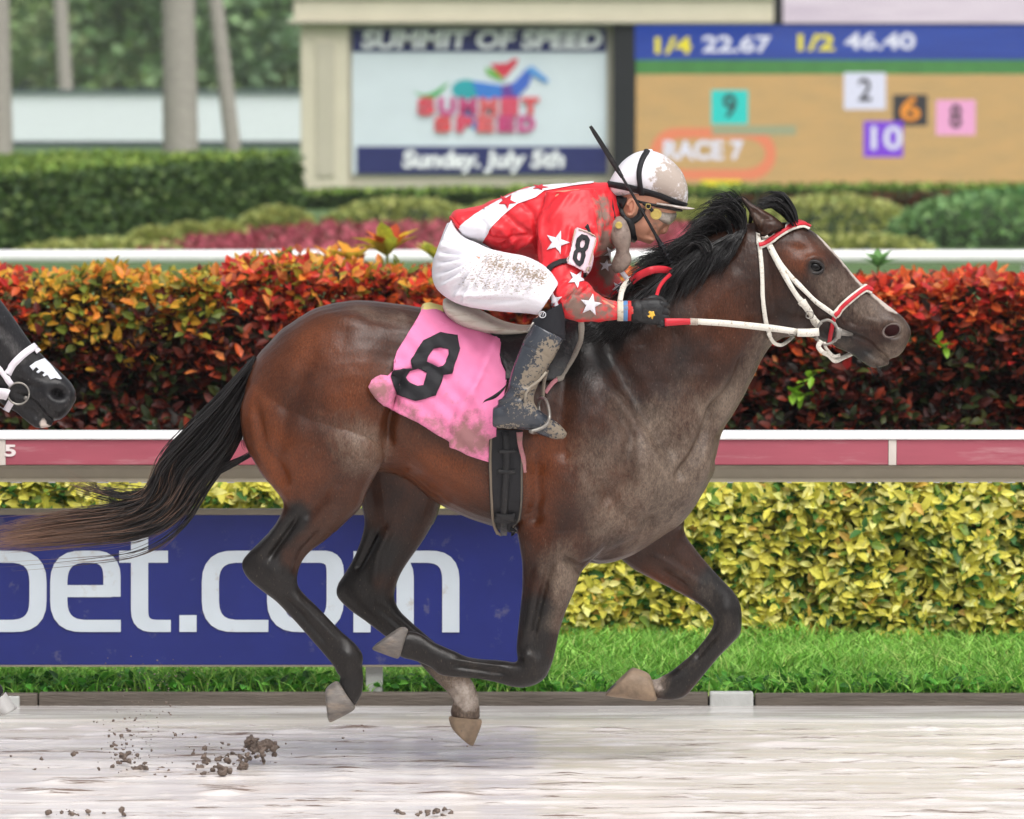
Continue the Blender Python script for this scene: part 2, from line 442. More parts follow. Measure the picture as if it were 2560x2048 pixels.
xs = np.concatenate([np.linspace(-90, -5, 18)[:-1], np.linspace(-5, 5, 501), np.linspace(5, 90, 18)[1:]])
ys = np.concatenate([np.linspace(-45, -3.5, 14)[:-1], np.linspace(-3.5, 2.06, 338)])
tag(tensor_grid('track', xs, ys, track_h, m_track(), lambda X, Y, Z: {'rise': np.clip(.5 + Z.ravel() * 32, 0, 1), 'gut': np.clip((Y.ravel() - 1.5 - .06 * vnoise(X.ravel() * 1.5, Y.ravel() * 0, 2)) / .1, 0, 1)}), kind='structure')
# --- infield
m_lawn = M('lawn', srgb(84, 112, 62), rough=.85, var=.3, vscale=1.2, bump=.5, bscale=20)
v = [(-900, 2.085, .02), (900, 2.085, .02), (900, 1500, .02), (-900, 1500, .02)]
tag(meshobj('ground', v, [(0, 1, 2, 3)], m_lawn, smooth=False), kind='structure')
m_soil = M('soil', srgb(70, 58, 46), rough=.9, var=.3, bump=.5, bscale=30)
tag(meshobj('border_soil', [(-20, 2.09, .024), (20, 2.09, .024), (20, 9, .024), (-20, 9, .024)], [(0, 1, 2, 3)], m_soil, smooth=False), kind='structure')
# --- timber kerb
m_tim = M('wet_timber', srgb(100, 91, 82), rough=.6, var=.35, vscale=7, stretch=(.5, 4, 4), bump=.6, bscale=30)
m_conc = M('concrete', srgb(186, 187, 184), rough=.6, var=.12, bump=.3)
kerb = thing('timber_kerb', 'low grey timber kerb along the edge of the muddy track', 'kerb', (0, 2.0, 0))
YK = 2.05
kx = sorted([P(a, 1755, YK).x for a in (-1900, -900, 95, 1772, 1886, 3500, 4700)])
for i, (a, b) in enumerate(zip(kx[:-1], kx[1:])):
    if i == 3: continue
    dz = random.uniform(-.004, .004)
    box('plank', (a + .003, YK, -.06), (b - .003, YK + .055, .046 + dz), m_tim, kerb, .006)
tag(box('concrete_block', (kx[3] + .004, YK - .006, -.06), (kx[4] - .004, YK + .058, .049), m_conc, None, .006),
    'pale concrete block set into the timber kerb below the yellow hedge', 'block')
tag(box('concrete_block', (P(-60, 1755, YK).x, YK - .03, -.06), (P(50, 1755, YK).x, YK - .001, .036), m_conc, None, .006),
    'pale concrete slab against the kerb at the far left by the grey hoof', 'block')
# --- running rail
YR = 1.9
m_white = M('white_plastic', (.86, .86, .86), rough=.35, var=.03, vscale=3)
m_red = M('red_rail_panel', srgb(166, 84, 98), rough=.3, var=.1, vscale=5, stretch=(.5, 1, 4), mud=(7, .55, .9), mudcol=srgb(190, 148, 152))
m_alu = M('dull_aluminium', srgb(138, 130, 114), rough=.55, var=.06)
m_rail_white = M('rail_numeral_white', srgb(228, 216, 214), rough=.5)
rail = thing('running_rail', 'white topped running rail with red panels beside the track', 'rail', (0, YR, 0))
def zr(py, Y=YR): return P(0, py, Y).z
x0, x1 = -7.0, 7.0
def extr(name, prof, a, b, mat, parent, bev=0, closed=True):
    n = len(prof); v = [(a, y, z) for y, z in prof] + [(b, y, z) for y, z in prof]
    f = [(i, (i + 1) % n, n + (i + 1) % n, n + i) for i in range(n)] + [tuple(range(n))[::-1], tuple(range(n, 2 * n))]
    o = meshobj(name, v, f, mat, parent, smooth=False)
    bm = bmesh.new(); bm.from_mesh(o.data); bmesh.ops.recalc_face_normals(bm, faces=bm.faces); bm.to_mesh(o.data); bm.free()
    if bev: bevel(o, bev, 3)
    return o
zt, z1, z2, z3 = zr(1081), zr(1099), zr(1164), zr(1206)
extr('rail_cap', [(YR - .012, z1), (YR - .010, zt - .004), (YR + .004, zt), (YR + .15, zt), (YR + .15, z1)], x0, x1, m_white, rail, .006)
jx = [P(-2230, 1130, YR).x, P(4, 1130, YR).x, P(2231, 1130, YR).x, P(4460, 1130, YR).x]
for a, b in zip(jx[:-1], jx[1:]):
    box('red_panel', (a + .016, YR, z2 + .002), (b - .016, YR + .03, z1 - .001), m_red, rail, .003)
m_joint = M('rail_joint_grey', srgb(205, 196, 188), rough=.45)
for a in jx: box('joint_cover', (a - .0155, YR - .003, z2 + .001), (a + .0155, YR + .03, z1 - .0015), m_joint, rail, .002)
extr('lower_lip', [(YR - .006, z2), (YR + .012, z2 - .012), (YR + .03, z3 + .014), (YR + .012, z3), (YR + .06, z3 - .003), (YR + .12, z2)], x0, x1, m_alu, rail)
text('numeral', '5', (P(26, 1128, YR).x, YR - .004, P(26, 1128, YR).z), .062, m_rail_white, rail, bold=.002, width=.045, depth=.002)
for a in (-5.2, -3.1, 2.6 + 2.2, 7.0 - .3):
    Geo().tube([(a, YR + .14, zt - .1), (a, YR + .45, .55), (a, YR + .55, 0)], .028, 10).obj('post', m_white, rail)
m_drop = M('water_drop', (.8, .82, .85), rough=.08, var=0)
for i in range(26):
    a = RNG.uniform(-2.1, 2.1)
    Geo().tube([(a, YR + .02, z3 - .001), (a + RNG.uniform(.012, .05), YR + .02, z3 - .001)], .0032, 6).obj('water_drop', m_drop, rail)
# --- advertising board
YB = 2.12
m_blue = M('blue_vinyl', srgb(31, 42, 116), rough=.35, var=.12, vscale=4, mud=(11, .60, .70), mudcol=srgb(88, 88, 122))
m_let = M('board_letter_white', srgb(206, 216, 224), rough=.4, var=.05, mud=(9, .6, .72), mudcol=srgb(182, 178, 170))
xe = P(1340, 1450, YB).x
board = thing('advertising_board', 'blue advertising board reading bet.com under the rail', 'board', (-2, YB, 0))
box('panel', (-7, YB, P(0, 1662, YB).z), (xe, YB + .03, P(0, 1288, YB).z), m_blue, board)
box('top_edge', (-7, YB - .012, P(0, 1288, YB).z + .001), (xe + .01, YB + .042, P(0, 1273, YB).z), m_alu, board, .004)
box('bottom_edge', (-7, YB - .006, P(0, 1667, YB).z), (xe + .01, YB + .036, P(0, 1662, YB).z - .001), m_alu, board)
for px in (935, -420): 
    a = P(px, 1700, YB).x; box('post', (a - .034, YB + .0305, -.05), (a + .034, YB + .09, P(0, 1300, YB).z), m_conc, board, .006)
def rounded(pts, r, n=7):
    out = [np.array(pts[0], float)]
    for a, b, c in zip(pts[:-2], pts[1:-1], pts[2:]):
        a, b, c = map(lambda q: np.array(q, float), (a, b, c)); d0 = a - b; d1 = c - b; L0 = np.linalg.norm(d0); L1 = np.linalg.norm(d1)
        rr = min(r, L0 * .49, L1 * .49); p0 = b + d0 / L0 * rr; p1 = b + d1 / L1 * rr
        for s in np.linspace(0, 1, n): out.append((1 - s) ** 2 * p0 + 2 * s * (1 - s) * b + s * s * p1)
    out.append(np.array(pts[-1], float)); return np.array(out)
def glyph(strokes, parent, name='letter'):
    v = []; f = []
    for k_, (st, r) in enumerate(strokes):
        p = rounded(st, r); t = np.gradient(p, axis=0); t /= np.linalg.norm(t, axis=1)[:, None] + 1e-9
        o = len(v); yy = YB - .0035 - .0006 * k_
        for q, d in zip(p, t):
            hw = 15 + 6.5 * abs(d[1]); nn = np.array((-d[1], d[0]))
            for s in (-1, 1):
                x, y = q + nn * hw * s; v.append(tuple(P(x, y, yy)))
        f += [(o + 2 * i, o + 2 * i + 1, o + 2 * i + 3, o + 2 * i + 2) for i in range(len(p) - 1)]
    return solid(meshobj(name, v, f, m_let, parent, smooth=False), .003, 0)
R_ = 62
glyph([([(-48, 1318), (-48, 1581)], 1), ([(-48, 1392), (95, 1392), (95, 1565), (-48, 1565)], R_)], board)
glyph([([(147, 1478), (280, 1478)], 1), ([(280, 1492), (280, 1392), (147, 1392), (147, 1565), (302, 1565)], R_)], board)
glyph([([(349, 1318), (349, 1565), (427, 1565)], R_), ([(298, 1392), (420, 1392)], 1)], board)
glyph([([(470, 1538), (470, 1580)], 1)], board, 'full_stop')
glyph([([(668, 1392), (526, 1392), (526, 1565), (671, 1565)], R_)], board)
glyph([([(763, 1392), (838, 1392), (838, 1565), (689, 1565), (689, 1392), (764, 1392)], R_)], board)
glyph([([(905, 1581), (905, 1378)], 1), ([(905, 1392), (1013, 1392), (1013, 1581)], R_), ([(1013, 1392), (1127, 1392), (1127, 1581)], R_)], board)
# ------------------------------------------------------------------ foliage
def leaf_tpl(wd=.22, fold=.06, droop=.12):
    v = np.array([(0, 0, 0), (.35, -wd, fold), (.35, 0, 0), (.35, wd, fold), (.72, -wd * .75, fold * .6 - droop * .4), (.72, 0, -droop * .4), (.72, wd * .75, fold * .6 - droop * .4), (1, 0, -droop)])
    f = np.array([(0, 1, 2), (0, 2, 3), (1, 4, 2), (2, 4, 5), (2, 5, 6), (2, 6, 3), (4, 7, 5), (5, 7, 6)]); return v, f
def frames(d, roll):
    """rotation matrices with x along d"""
    d = d / (np.linalg.norm(d, axis=1)[:, None] + 1e-9); up = np.array((0, 0, 1.0)) + np.zeros_like(d)
    s = np.cross(up, d); s /= np.linalg.norm(s, axis=1)[:, None] + 1e-6; u = np.cross(d, s)
    c, n = np.cos(roll)[:, None], np.sin(roll)[:, None]; s2 = s * c + u * n; u2 = -s * n + u * c
    return np.stack([d, s2, u2], 2)
def frames_n(d, nrm, roll):
    """x along d, leaf face turned to nrm"""
    d = d / (np.linalg.norm(d, axis=1)[:, None] + 1e-9); s = np.cross(nrm, d); s /= np.linalg.norm(s, axis=1)[:, None] + 1e-6; u = np.cross(d, s)
    c, n = np.cos(roll)[:, None], np.sin(roll)[:, None]; s2 = s * c + u * n; u2 = -s * n + u * c
    return np.stack([d, s2, u2], 2)
def place(tpl, pos, R, size):
    v, f = tpl; co = np.einsum('nij,kj->nki', R, v) * size[:, None, None] + pos[:, None, :]
    n, k, _ = co.shape; return co.reshape(-1, 3), (f[None] + (np.arange(n) * k)[:, None, None]).reshape(-1, f.shape[1]), k
def shoots(pos, axis, nl, spread, rng):
    """rosettes of leaves round each shoot: returns position, direction, roll"""
    n = len(pos); P_, D_ = [], []
    a = axis / np.linalg.norm(axis, axis=1)[:, None]; ref = rng.normal(size=(n, 3)); e1 = np.cross(a, ref); e1 /= np.linalg.norm(e1, axis=1)[:, None]; e2 = np.cross(a, e1)
    for i in range(nl):
        th = i * 2.4 + rng.uniform(-.4, .4, n); sp = spread * rng.uniform(.55, 1.25, n)
        D_.append(a * (1.0 - .25 * i / nl)[..., None] if False else a + (e1 * np.cos(th)[:, None] + e2 * np.sin(th)[:, None]) * sp[:, None]); P_.append(pos - a * (.012 * i))
    return np.concatenate(P_), np.concatenate(D_), np.tile(np.arange(nl), (n, 1)).T.ravel(), np.tile(a, (nl, 1))
m_leaf = leafmat('leaf', trans=.35); m_leafo = leafmat('leaf_single', objcol=True, trans=.35)
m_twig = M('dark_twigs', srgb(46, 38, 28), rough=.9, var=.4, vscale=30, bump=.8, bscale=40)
def hedge(thing_, pos, dr, aax, roll, size, colr, tpl, nsingle, viewbox, name_mass='foliage'):
    """the leaves: those that show largest singly, the rest as one mass"""
    R = frames_n(dr, aax, roll); u, v = proj(pos)
    ok = (u > viewbox[0]) & (u < viewbox[2]) & (v > viewbox[1]) & (v < viewbox[3])
    score = np.where(ok, -pos[:, 1] + .05 * np.random.default_rng(3).random(len(pos)) + size * 3, -1e9)
    idx = np.argsort(-score)[:nsingle]; rest = np.setdiff1d(np.arange(len(pos)), idx)
    co, f, k = place(tpl, pos[rest], R[rest], size[rest])
    o = fastmesh(name_mass, co, f, m_leaf, thing_, False, {'Col': np.repeat(colr[rest], k, 0)}); o['kind'] = 'stuff'
    me = None
    base = WL[thing_.name]
    for i in idx:
        if me is None:
            me = bpy.data.meshes.new('leaf'); me.from_pydata(tpl[0].tolist(), [], tpl[1].tolist()); me.materials.append(m_leafo)
        l = bpy.data.objects.new('leaf', me); COL.objects.link(l); l.parent = thing_
        Mx = Matrix(R[i].tolist()).to_4x4() @ Matrix.Scale(float(size[i]), 4); Mx.translation = Vector(pos[i].tolist()) - base
        l.matrix_local = Mx; l.color = tuple(colr[i])
def pick(rng, n, cols, p): 
    c = np.array(cols)[rng.choice(len(cols), n, p=np.array(p) / sum(p))]; c = c * rng.uniform(.75, 1.2, (n, 1)); c[:, 3] = 1; return np.clip(c, 0, 1)
# yellow hedge
rg = np.random.default_rng(5)
hy = thing('yellow_hedge', 'clipped hedge of yellow and green leaves behind the track rail', 'hedge', (0, 4.8, 0))
n = 9800; X = rg.uniform(-4.0, 4.0, n); t_ = rg.random(n); top = t_ < .33
Zt = .74 + .05 * vnoise(X * 3, X * 0 + 2, 1) - .07 * (vnoise(X * 1.3 + 5, X * 0, 2) > .72)
pos = np.stack([X, np.where(top, rg.uniform(4.3, 5.3, n), 4.3 + rg.random(n) ** 2 * .2), np.where(top, Zt - rg.random(n) ** 2 * .1, .03 + rg.random(n) * (Zt - .03))], 1)
pos[:, 1] -= .13 * vnoise(X * 4, pos[:, 2] * 5, 3) - .05
ax = np.where(top[:, None], np.array((0, -.35, 1.0)), np.array((0, -1.0, .65))) + rg.normal(0, .35, (n, 3))
pp, dd, li, aa = shoots(pos, ax, 7, 2.2, rg)
yel = [srgb(240, 230, 104), srgb(248, 242, 150), srgb(226, 220, 98), srgb(140, 170, 74), srgb(74, 120, 62), srgb(220, 180, 90)]
cy = pick(rg, len(pp), yel, [38, 26, 20, 8, 6, 3]); cg = pick(rg, len(pp), [srgb(74, 130, 64), srgb(104, 156, 74), srgb(190, 196, 84)], [5, 4, 4])
young = (li < 4) | (rg.random(len(pp)) < .25)
cc = np.where(young[:, None], cy, cg)
hedge(hy, pp, dd, aa, rg.normal(0, .35, len(pp)), rg.uniform(.04, .09, len(pp)), cc, leaf_tpl(.23), 290, (0, 1215, 2560, 1600))
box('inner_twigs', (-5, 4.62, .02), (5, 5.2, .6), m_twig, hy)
# red hedge
hr = thing('red_hedge', 'tall hedge of orange, red and dark leaves behind the rail', 'hedge', (0, 7, 0))
n = 10500; X = rg.uniform(-4.8, 4.8, n); t_ = rg.random(n); top = t_ < .22
YH = 6.9
Zt = 1.46 + .1 * vnoise(X * 2.6, X * 0 + 1, 4) + .03 * vnoise(X * 9, X * 0 + 1, 5) - .06 * np.clip(X / 2, -.2, 1)
pos = np.stack([X, np.where(top, rg.uniform(YH, YH + 1.2, n), YH + rg.random(n) ** 2 * .35), np.where(top, Zt - rg.random(n) ** 2 * .08, .5 + rg.random(n) ** .8 * (Zt - .5))], 1)
pos[:, 1] -= .2 * vnoise(X * 2.5, pos[:, 2] * 3.2, 6) - .08
ax = np.where(top[:, None], np.array((0, -.3, 1.0)), np.array((0, -.8, .9))) + rg.normal(0, .35, (n, 3))
pp, dd, li, aa = shoots(pos, ax, 6, 1.6, rg)
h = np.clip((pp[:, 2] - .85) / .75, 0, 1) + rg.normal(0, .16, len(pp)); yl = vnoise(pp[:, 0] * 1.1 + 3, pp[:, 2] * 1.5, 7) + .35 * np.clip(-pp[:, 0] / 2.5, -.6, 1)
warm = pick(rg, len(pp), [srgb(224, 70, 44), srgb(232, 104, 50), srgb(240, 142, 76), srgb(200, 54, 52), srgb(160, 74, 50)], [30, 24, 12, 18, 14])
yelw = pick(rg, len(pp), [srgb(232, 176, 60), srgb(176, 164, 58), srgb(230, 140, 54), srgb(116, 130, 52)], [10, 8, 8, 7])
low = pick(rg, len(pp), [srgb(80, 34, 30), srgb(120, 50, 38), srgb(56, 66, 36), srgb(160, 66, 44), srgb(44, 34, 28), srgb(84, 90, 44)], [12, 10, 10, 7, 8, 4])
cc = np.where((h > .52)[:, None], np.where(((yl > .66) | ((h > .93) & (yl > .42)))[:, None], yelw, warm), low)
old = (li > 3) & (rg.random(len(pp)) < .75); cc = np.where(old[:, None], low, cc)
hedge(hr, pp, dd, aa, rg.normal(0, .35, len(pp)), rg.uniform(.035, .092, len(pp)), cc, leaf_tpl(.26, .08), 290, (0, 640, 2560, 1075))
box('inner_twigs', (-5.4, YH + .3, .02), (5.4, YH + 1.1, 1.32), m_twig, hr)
for px, py in ((2025, 945), (2005, 990), (1985, 985), (2350, 860)):      # bright green sprigs on the hedge face
    p0 = np.array(P(px, py, YH - .12)); 
    for i in range(6):
        d = np.array([[rg.normal(), -1.2, rg.normal() + .4]]); R = frames(d, np.array([0.0]))[0]
        me = bpy.data.meshes.get('leaf'); l = bpy.data.objects.new('leaf', me); COL.objects.link(l); l.parent = hr
        Mx = Matrix(R.tolist()).to_4x4() @ Matrix.Scale(.075, 4); Mx.translation = Vector((p0 + rg.normal(0, .012, 3)).tolist()) - WL[hr.name]; l.matrix_local = Mx; l.color = srgb(150, 200, 60)
# grass strip
m_grass = leafmat('grass', rough=.5, trans=.3)
def blades(name, n, x0, x1, y0, y1, hgt, z0=.02, cols=None, lean=.5, seed=2, xfun=None):
    r = np.random.default_rng(seed); b = np.stack([r.uniform(x0, x1, n), r.uniform(y0, y1, n), np.full(n, z0)], 1)
    th = r.uniform(0, 6.28, n); H = hgt * r.uniform(.4, 1.25, n) * (.6 + .7 * vnoise(b[:, 0] * 2.5, b[:, 1] * 3, 2))
    wd = r.uniform(.003, .006, n); dx = np.stack([np.cos(th), np.sin(th), 0 * th], 1) * wd[:, None]; ln = r.normal(0, lean, (n, 2)) * H[:, None]
    mid = b + np.stack([ln[:, 0] * .35, ln[:, 1] * .35, H * .62], 1); tip = b + np.stack([ln[:, 0], ln[:, 1], H], 1)
    co = np.stack([b - dx, b + dx, mid + dx * .7, mid - dx * .7, tip], 1).reshape(-1, 3)
    i = (np.arange(n) * 5)[:, None]; f = np.concatenate([i + np.array([[0, 1, 2]]), i + np.array([[0, 2, 3]]), i + np.array([[3, 2, 4]])])
    c = pick(r, n, cols or [srgb(140, 204, 80), srgb(168, 220, 104), srgb(108, 170, 64), srgb(196, 222, 122)], [4, 4, 3, 1])
    return tag(fastmesh(name, co, f, m_grass, None, False, {'Col': np.repeat(c, 5, 0)}), kind='stuff')
tag(blades('grass', 60000, -4.6, 4.6, 2.13, 4.6, .085, lean=.8), 'bright green grass strip between kerb and yellow hedge', 'grass')
# low ground cover along the kerb
rg2 = np.random.default_rng(9); n = 5200
pos = np.stack([rg2.uniform(-4.6, 4.6, n), 2.16 + rg2.random(n) ** 1.5 * .35, .02 + rg2.random(n) * .06], 1)
dd = rg2.normal(0, 1, (n, 3)) * (1, .8, .5) + (0, -.5, .35); R = frames(dd, rg2.normal(0, .5, n))
co, f, k = place(leaf_tpl(.3), pos, R, rg2.uniform(.03, .06, n))
tag(fastmesh('ground_cover', co, f, m_leaf, None, False, {'Col': np.repeat(pick(rg2, n, [srgb(92, 168, 60), srgb(122, 192, 74), srgb(62, 116, 48)], [4, 3, 3]), k, 0)}),
    'low leafy ground cover spilling over the timber kerb', 'plants', kind='stuff')
# --- second white rail beyond the red hedge
YW = 23.5
wr = thing('far_rail', 'round white rail showing above the red hedge', 'rail', (0, YW, 0))
zc = P(1280, 643, YW).z
Geo().tube([(-22, YW, zc), (0, YW, zc), (22, YW, zc)], .056, 14).obj('rail_tube', m_white, wr)
for a in np.arange(-20, 21, 4.0): Geo().tube([(a, YW + .1, zc - .02), (a, YW + .35, .6), (a, YW + .4, 0)], .03, 8).obj('post', m_white, wr)
# --- croton and bromeliad clumps between the hedge and the white rail
def rosette(name, label, cat, px, py, Y, spread, hgt, cols, nl, seed, group=None):
    r = np.random.default_rng(seed); b = P(px, py + 14, Y); t = thing(name, label, cat, (b.x, Y, 0.02), group)
    Geo().tube([(b.x, Y, .02), (b.x, Y, b.z + .02)], .007, 8).obj('stem', M('green_stem', srgb(120, 130, 70), rough=.7), t)
    tv, tf = leaf_tpl(.2, .09, .2)
    for i in range(nl):
        a = i * 2.4 + r.uniform(-.3, .3); up = r.uniform(.5, 1.6); d = np.array([[math.cos(a), math.sin(a), up]]); R = frames(d, np.array([0.]))[0]
        s = spread * r.uniform(.7, 1.1); co = (tv * s) @ R.T + np.array((b.x, Y, b.z))
        o = meshobj('leaf', co, tf, m_leafo, t); c = cols[i % len(cols)]; o.color = c
for i, (px, py, s, cols) in enumerate(((968, 628, .26, [srgb(244, 206, 60), srgb(236, 120, 44), srgb(220, 224, 80), srgb(200, 80, 44)]), (880, 645, .17, [srgb(240, 196, 66), srgb(244, 170, 56)]),
        (830, 645, .15, [srgb(236, 204, 76), srgb(226, 140, 52)]), (1090, 640, .16, [srgb(222, 206, 76), srgb(190, 190, 76)]))):
    rosette('croton_plant', ['large yellow and orange croton rosette left of the rider', 'small golden croton just left of the large rosette', 'small orange croton on the far left of its row', 'small lime croton close behind the white breeches'][i],
            'plant', px, py, 9.2 + .3 * i, s, .3, cols, 13, 20 + i, 'croton plants behind the red hedge')
rosette('weed', 'loose green weed standing before the white rail at right', 'plant', 2195, 655, 9.4, .13, .3, [srgb(120, 166, 96), srgb(140, 184, 116)], 12, 31)
# ================================================================== BEYOND THE RAIL
def D(d): return d - 20.0                        # distance from the camera -> Y
m_hgreen = leafmat('hedge_leaf', rough=.6, trans=.2)
def leafmass(name, pos, axis, size, cols, pr, parent, seed, mat=None, tpl=None):
    r = np.random.default_rng(seed); n = len(pos); R = frames(axis + r.normal(0, .6, (n, 3)), r.uniform(-1.2, 1.2, n))
    co, f, k = place(tpl or leaf_tpl(.38), pos, R, size * r.uniform(.6, 1.4, n))
    return fastmesh(name, co, f, mat or m_hgreen, parent, False, {'Col': np.repeat(pick(r, n, cols, pr), k, 0)})
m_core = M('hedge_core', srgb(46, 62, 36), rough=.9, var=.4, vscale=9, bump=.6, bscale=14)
def box_hedge(label, A, B, depth, h, n, size, cols, pr, seed, topcols=None):
    """clipped hedge between two ground points"""
    r = np.random.default_rng(seed); A = np.array(A, float); B = np.array(B, float); L = B - A; Ln = np.linalg.norm(L); e = L / Ln; s = np.array((-e[1], e[0]))
    if s[1] < 0: s = -s
    t = thing('clipped_hedge', label, 'hedge', (A[0], A[1], 0))
    u = r.random(n) * Ln; k = r.random(n); top = k < .38; end = (k > .94)
    dep = np.where(top, r.random(n) * depth, r.random(n) ** 3 * .1); u = np.where(end, np.where(r.random(n) < .5, r.random(n) * .1, Ln - r.random(n) * .1), u); dep = np.where(end, r.random(n) * depth, dep)
    z = np.where(top, h - r.random(n) ** 2 * .06 + .05 * vnoise(u * .8, u * 0, 2), r.random(n) * h)
    pos = np.stack([A[0] + e[0] * u + s[0] * dep, A[1] + e[1] * u + s[1] * dep, z], 1)
    ax = np.where(top[:, None], np.array((0, -.2, 1.)), np.array((-s[0], -s[1], .5)))
    o = leafmass('foliage', pos[~top], ax[~top], size, cols, pr, t, seed); o['kind'] = 'stuff'
    o = leafmass('top_foliage', pos[top], ax[top], size, topcols or cols, pr, t, seed + 1); o['kind'] = 'stuff'
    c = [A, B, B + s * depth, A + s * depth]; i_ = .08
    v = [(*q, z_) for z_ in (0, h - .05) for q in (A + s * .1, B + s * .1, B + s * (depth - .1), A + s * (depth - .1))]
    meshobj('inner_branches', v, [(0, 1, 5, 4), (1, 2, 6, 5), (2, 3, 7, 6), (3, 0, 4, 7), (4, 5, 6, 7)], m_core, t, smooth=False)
    return t
g1 = [srgb(74, 104, 48), srgb(58, 84, 42), srgb(96, 124, 60), srgb(124, 146, 82)]; gt = [srgb(136, 166, 70), srgb(116, 150, 62), srgb(156, 178, 84), srgb(94, 126, 52)]
A = (P(-260, 648, D(73)).x, D(73)); B = (P(752, 552, D(96)).x, D(96))
box_hedge('tall dark green clipped hedge at left below the palms', A, B, 4.2, 1.04, 15000, .11, g1, [4, 4, 3, 1], 40, gt)
box_hedge('low dark clipped hedge along the foot of the tote board', (P(730, 540, D(101)).x, D(101)), (P(3000, 540, D(107)).x, D(107)), 2.0, .26, 12000, .12, g1, [4, 4, 3, 1], 44, gt)
box_hedge('low hedge with rusty orange leaves at the far right', (P(1900, 540, D(97)).x, D(97)), (P(3000, 540, D(99)).x, D(99)), 1.2, .27, 5000, .11, [srgb(110, 62, 36), srgb(74, 60, 36), srgb(60, 74, 36), srgb(136, 74, 44)], [3, 4, 3, 2], 48)
def mound(label, px, pyb, d, wpx, hpx, cols, seed, n=1500, size=.1, dep=1.0):
    sc_ = FPX / d; r = np.random.default_rng(seed); c = P(px, pyb, D(d)); W = wpx / sc_ / 2; H = hpx / sc_
    t = thing('rounded_shrub', label, 'shrub', (c.x, c.y, 0), 'rounded shrubs on the infield')
    th = r.uniform(0, 6.283, n); z = r.random(n) ** .7
    rad = np.sqrt(np.clip(1 - z ** 2.6, 0, 1)) * (.93 + .12 * vnoise(th * 3, z * 6, 1)); bz = max(0.0, c.z)
    pos = np.stack([c.x + np.cos(th) * W * rad, c.y + np.sin(th) * W * dep * rad, bz + z * H * (1 + .08 * vnoise(th * 2, th * 0, 3))], 1)
    ax = np.stack([np.cos(th) * rad, np.sin(th) * rad, z + .3], 1)
    o = leafmass('foliage', pos, ax, size, cols, [4, 4, 3, 2][:len(cols)], t, seed); o['kind'] = 'stuff'
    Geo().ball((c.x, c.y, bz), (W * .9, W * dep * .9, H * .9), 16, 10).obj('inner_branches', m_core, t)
lg = [srgb(178, 186, 104), srgb(192, 196, 116), srgb(150, 164, 92), srgb(206, 206, 128)]; gg = [srgb(136, 176, 112), srgb(118, 160, 102), srgb(154, 190, 124)]; dg_ = [srgb(90, 142, 76), srgb(74, 124, 66), srgb(110, 160, 88)]
for i, (lb, px, pyb, d, wp, hp, cols) in enumerate((
    ('flat pale olive shrub above the left end of the red hedge', 250, 655, 74, 420, 40, lg), ('small pale olive shrub left of the two round ones', 385, 630, 78, 130, 45, lg),
    ('pale olive shrub, second in the row from the left', 470, 618, 80, 120, 45, lg), ('pale olive shrub, third in the row from the left', 555, 615, 81, 110, 45, lg),
    ('pale olive shrub under the right end of the tall hedge', 690, 602, 84, 190, 65, lg), ('broad pale olive shrub under the banner', 1000, 590, 87, 380, 72, lg),
    ('pale olive shrub just behind the rider back', 1300, 585, 88, 320, 66, lg), ('pale olive shrub between helmet and horse ear', 1760, 585, 86, 260, 70, lg),
    ('broad pale olive shrub right of the horse head', 2080, 600, 84, 420, 95, lg), ('wide low pale olive shrub before the white rail at right', 2130, 655, 74, 420, 52, lg),
    ('large smooth grey green dome shrub at the right edge', 2450, 640, 80, 460, 118, gg), ('darker green dome shrub behind the one at the right edge', 2520, 590, 90, 420, 85, dg_))):
    mound(lb, px, pyb, d, wp, hp, cols, 60 + i, 1500, .1, .8)
def bed(label, pts, cols, n, seed, h=.16, size=.09):
    r = np.random.default_rng(seed); q = [PG(x, y) for x, y in pts]; a, b, c, d = [np.array((v.x, v.y)) for v in q]
    s, t = r.random(n)[:, None], r.random(n)[:, None]; xy = (a * (1 - s) + b * s) * (1 - t) + (d * (1 - s) + c * s) * t
    pos = np.concatenate([xy, (.03 + h * r.random(n) * (.5 + vnoise(xy[:, 0], xy[:, 1], 1)))[:, None]], 1)
    o = leafmass('flower_bed', pos, np.tile((0, -.3, 1.), (n, 1)), size, cols, [3, 3, 2][:len(cols)], None, seed)
    return tag(o, label, 'flowers', kind='stuff')
pk = [srgb(186, 84, 100), srgb(204, 100, 118), srgb(140, 84, 78)]
bed('bed of dusky pink flowers across the infield', [(350, 660), (1500, 660), (1500, 575), (640, 600)], pk, 9000, 80)
bed('dusky pink flowers seen between rider and horse ear', [(1500, 640), (1900, 640), (1860, 572), (1500, 580)], pk, 4000, 81)
# --- tote board building
dT = 114.0; YT = D(dT); ROT = math.radians(-1.6)
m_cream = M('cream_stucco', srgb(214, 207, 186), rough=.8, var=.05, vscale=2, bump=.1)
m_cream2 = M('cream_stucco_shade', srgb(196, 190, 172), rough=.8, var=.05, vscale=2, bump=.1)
m_black = M('black_frame', srgb(34, 36, 40), rough=.5)
def T(px, py, y=0.0): 
    p = P(px, py, YT); return p.x, p.z
tote = thing('tote_board', 'cream tote board structure holding a banner and a video screen', 'building', (0, YT, 0))
def tb(name, x0, y0, x1, y1, f, bk, mat, parent=tote, bev=0.0):
    a = T(x0, y0); b = T(x1, y1); return box(name, (min(a[0], b[0]), YT + f, min(a[1], b[1])), (max(a[0], b[0]), YT + bk, max(a[1], b[1])), mat, parent, bev)
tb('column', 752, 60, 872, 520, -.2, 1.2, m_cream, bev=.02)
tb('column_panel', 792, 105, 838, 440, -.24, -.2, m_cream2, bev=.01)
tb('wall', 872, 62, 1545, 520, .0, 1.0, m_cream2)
tb('beam', 735, -60, 1932, 50, -.35, 1.2, m_cream, bev=.02)
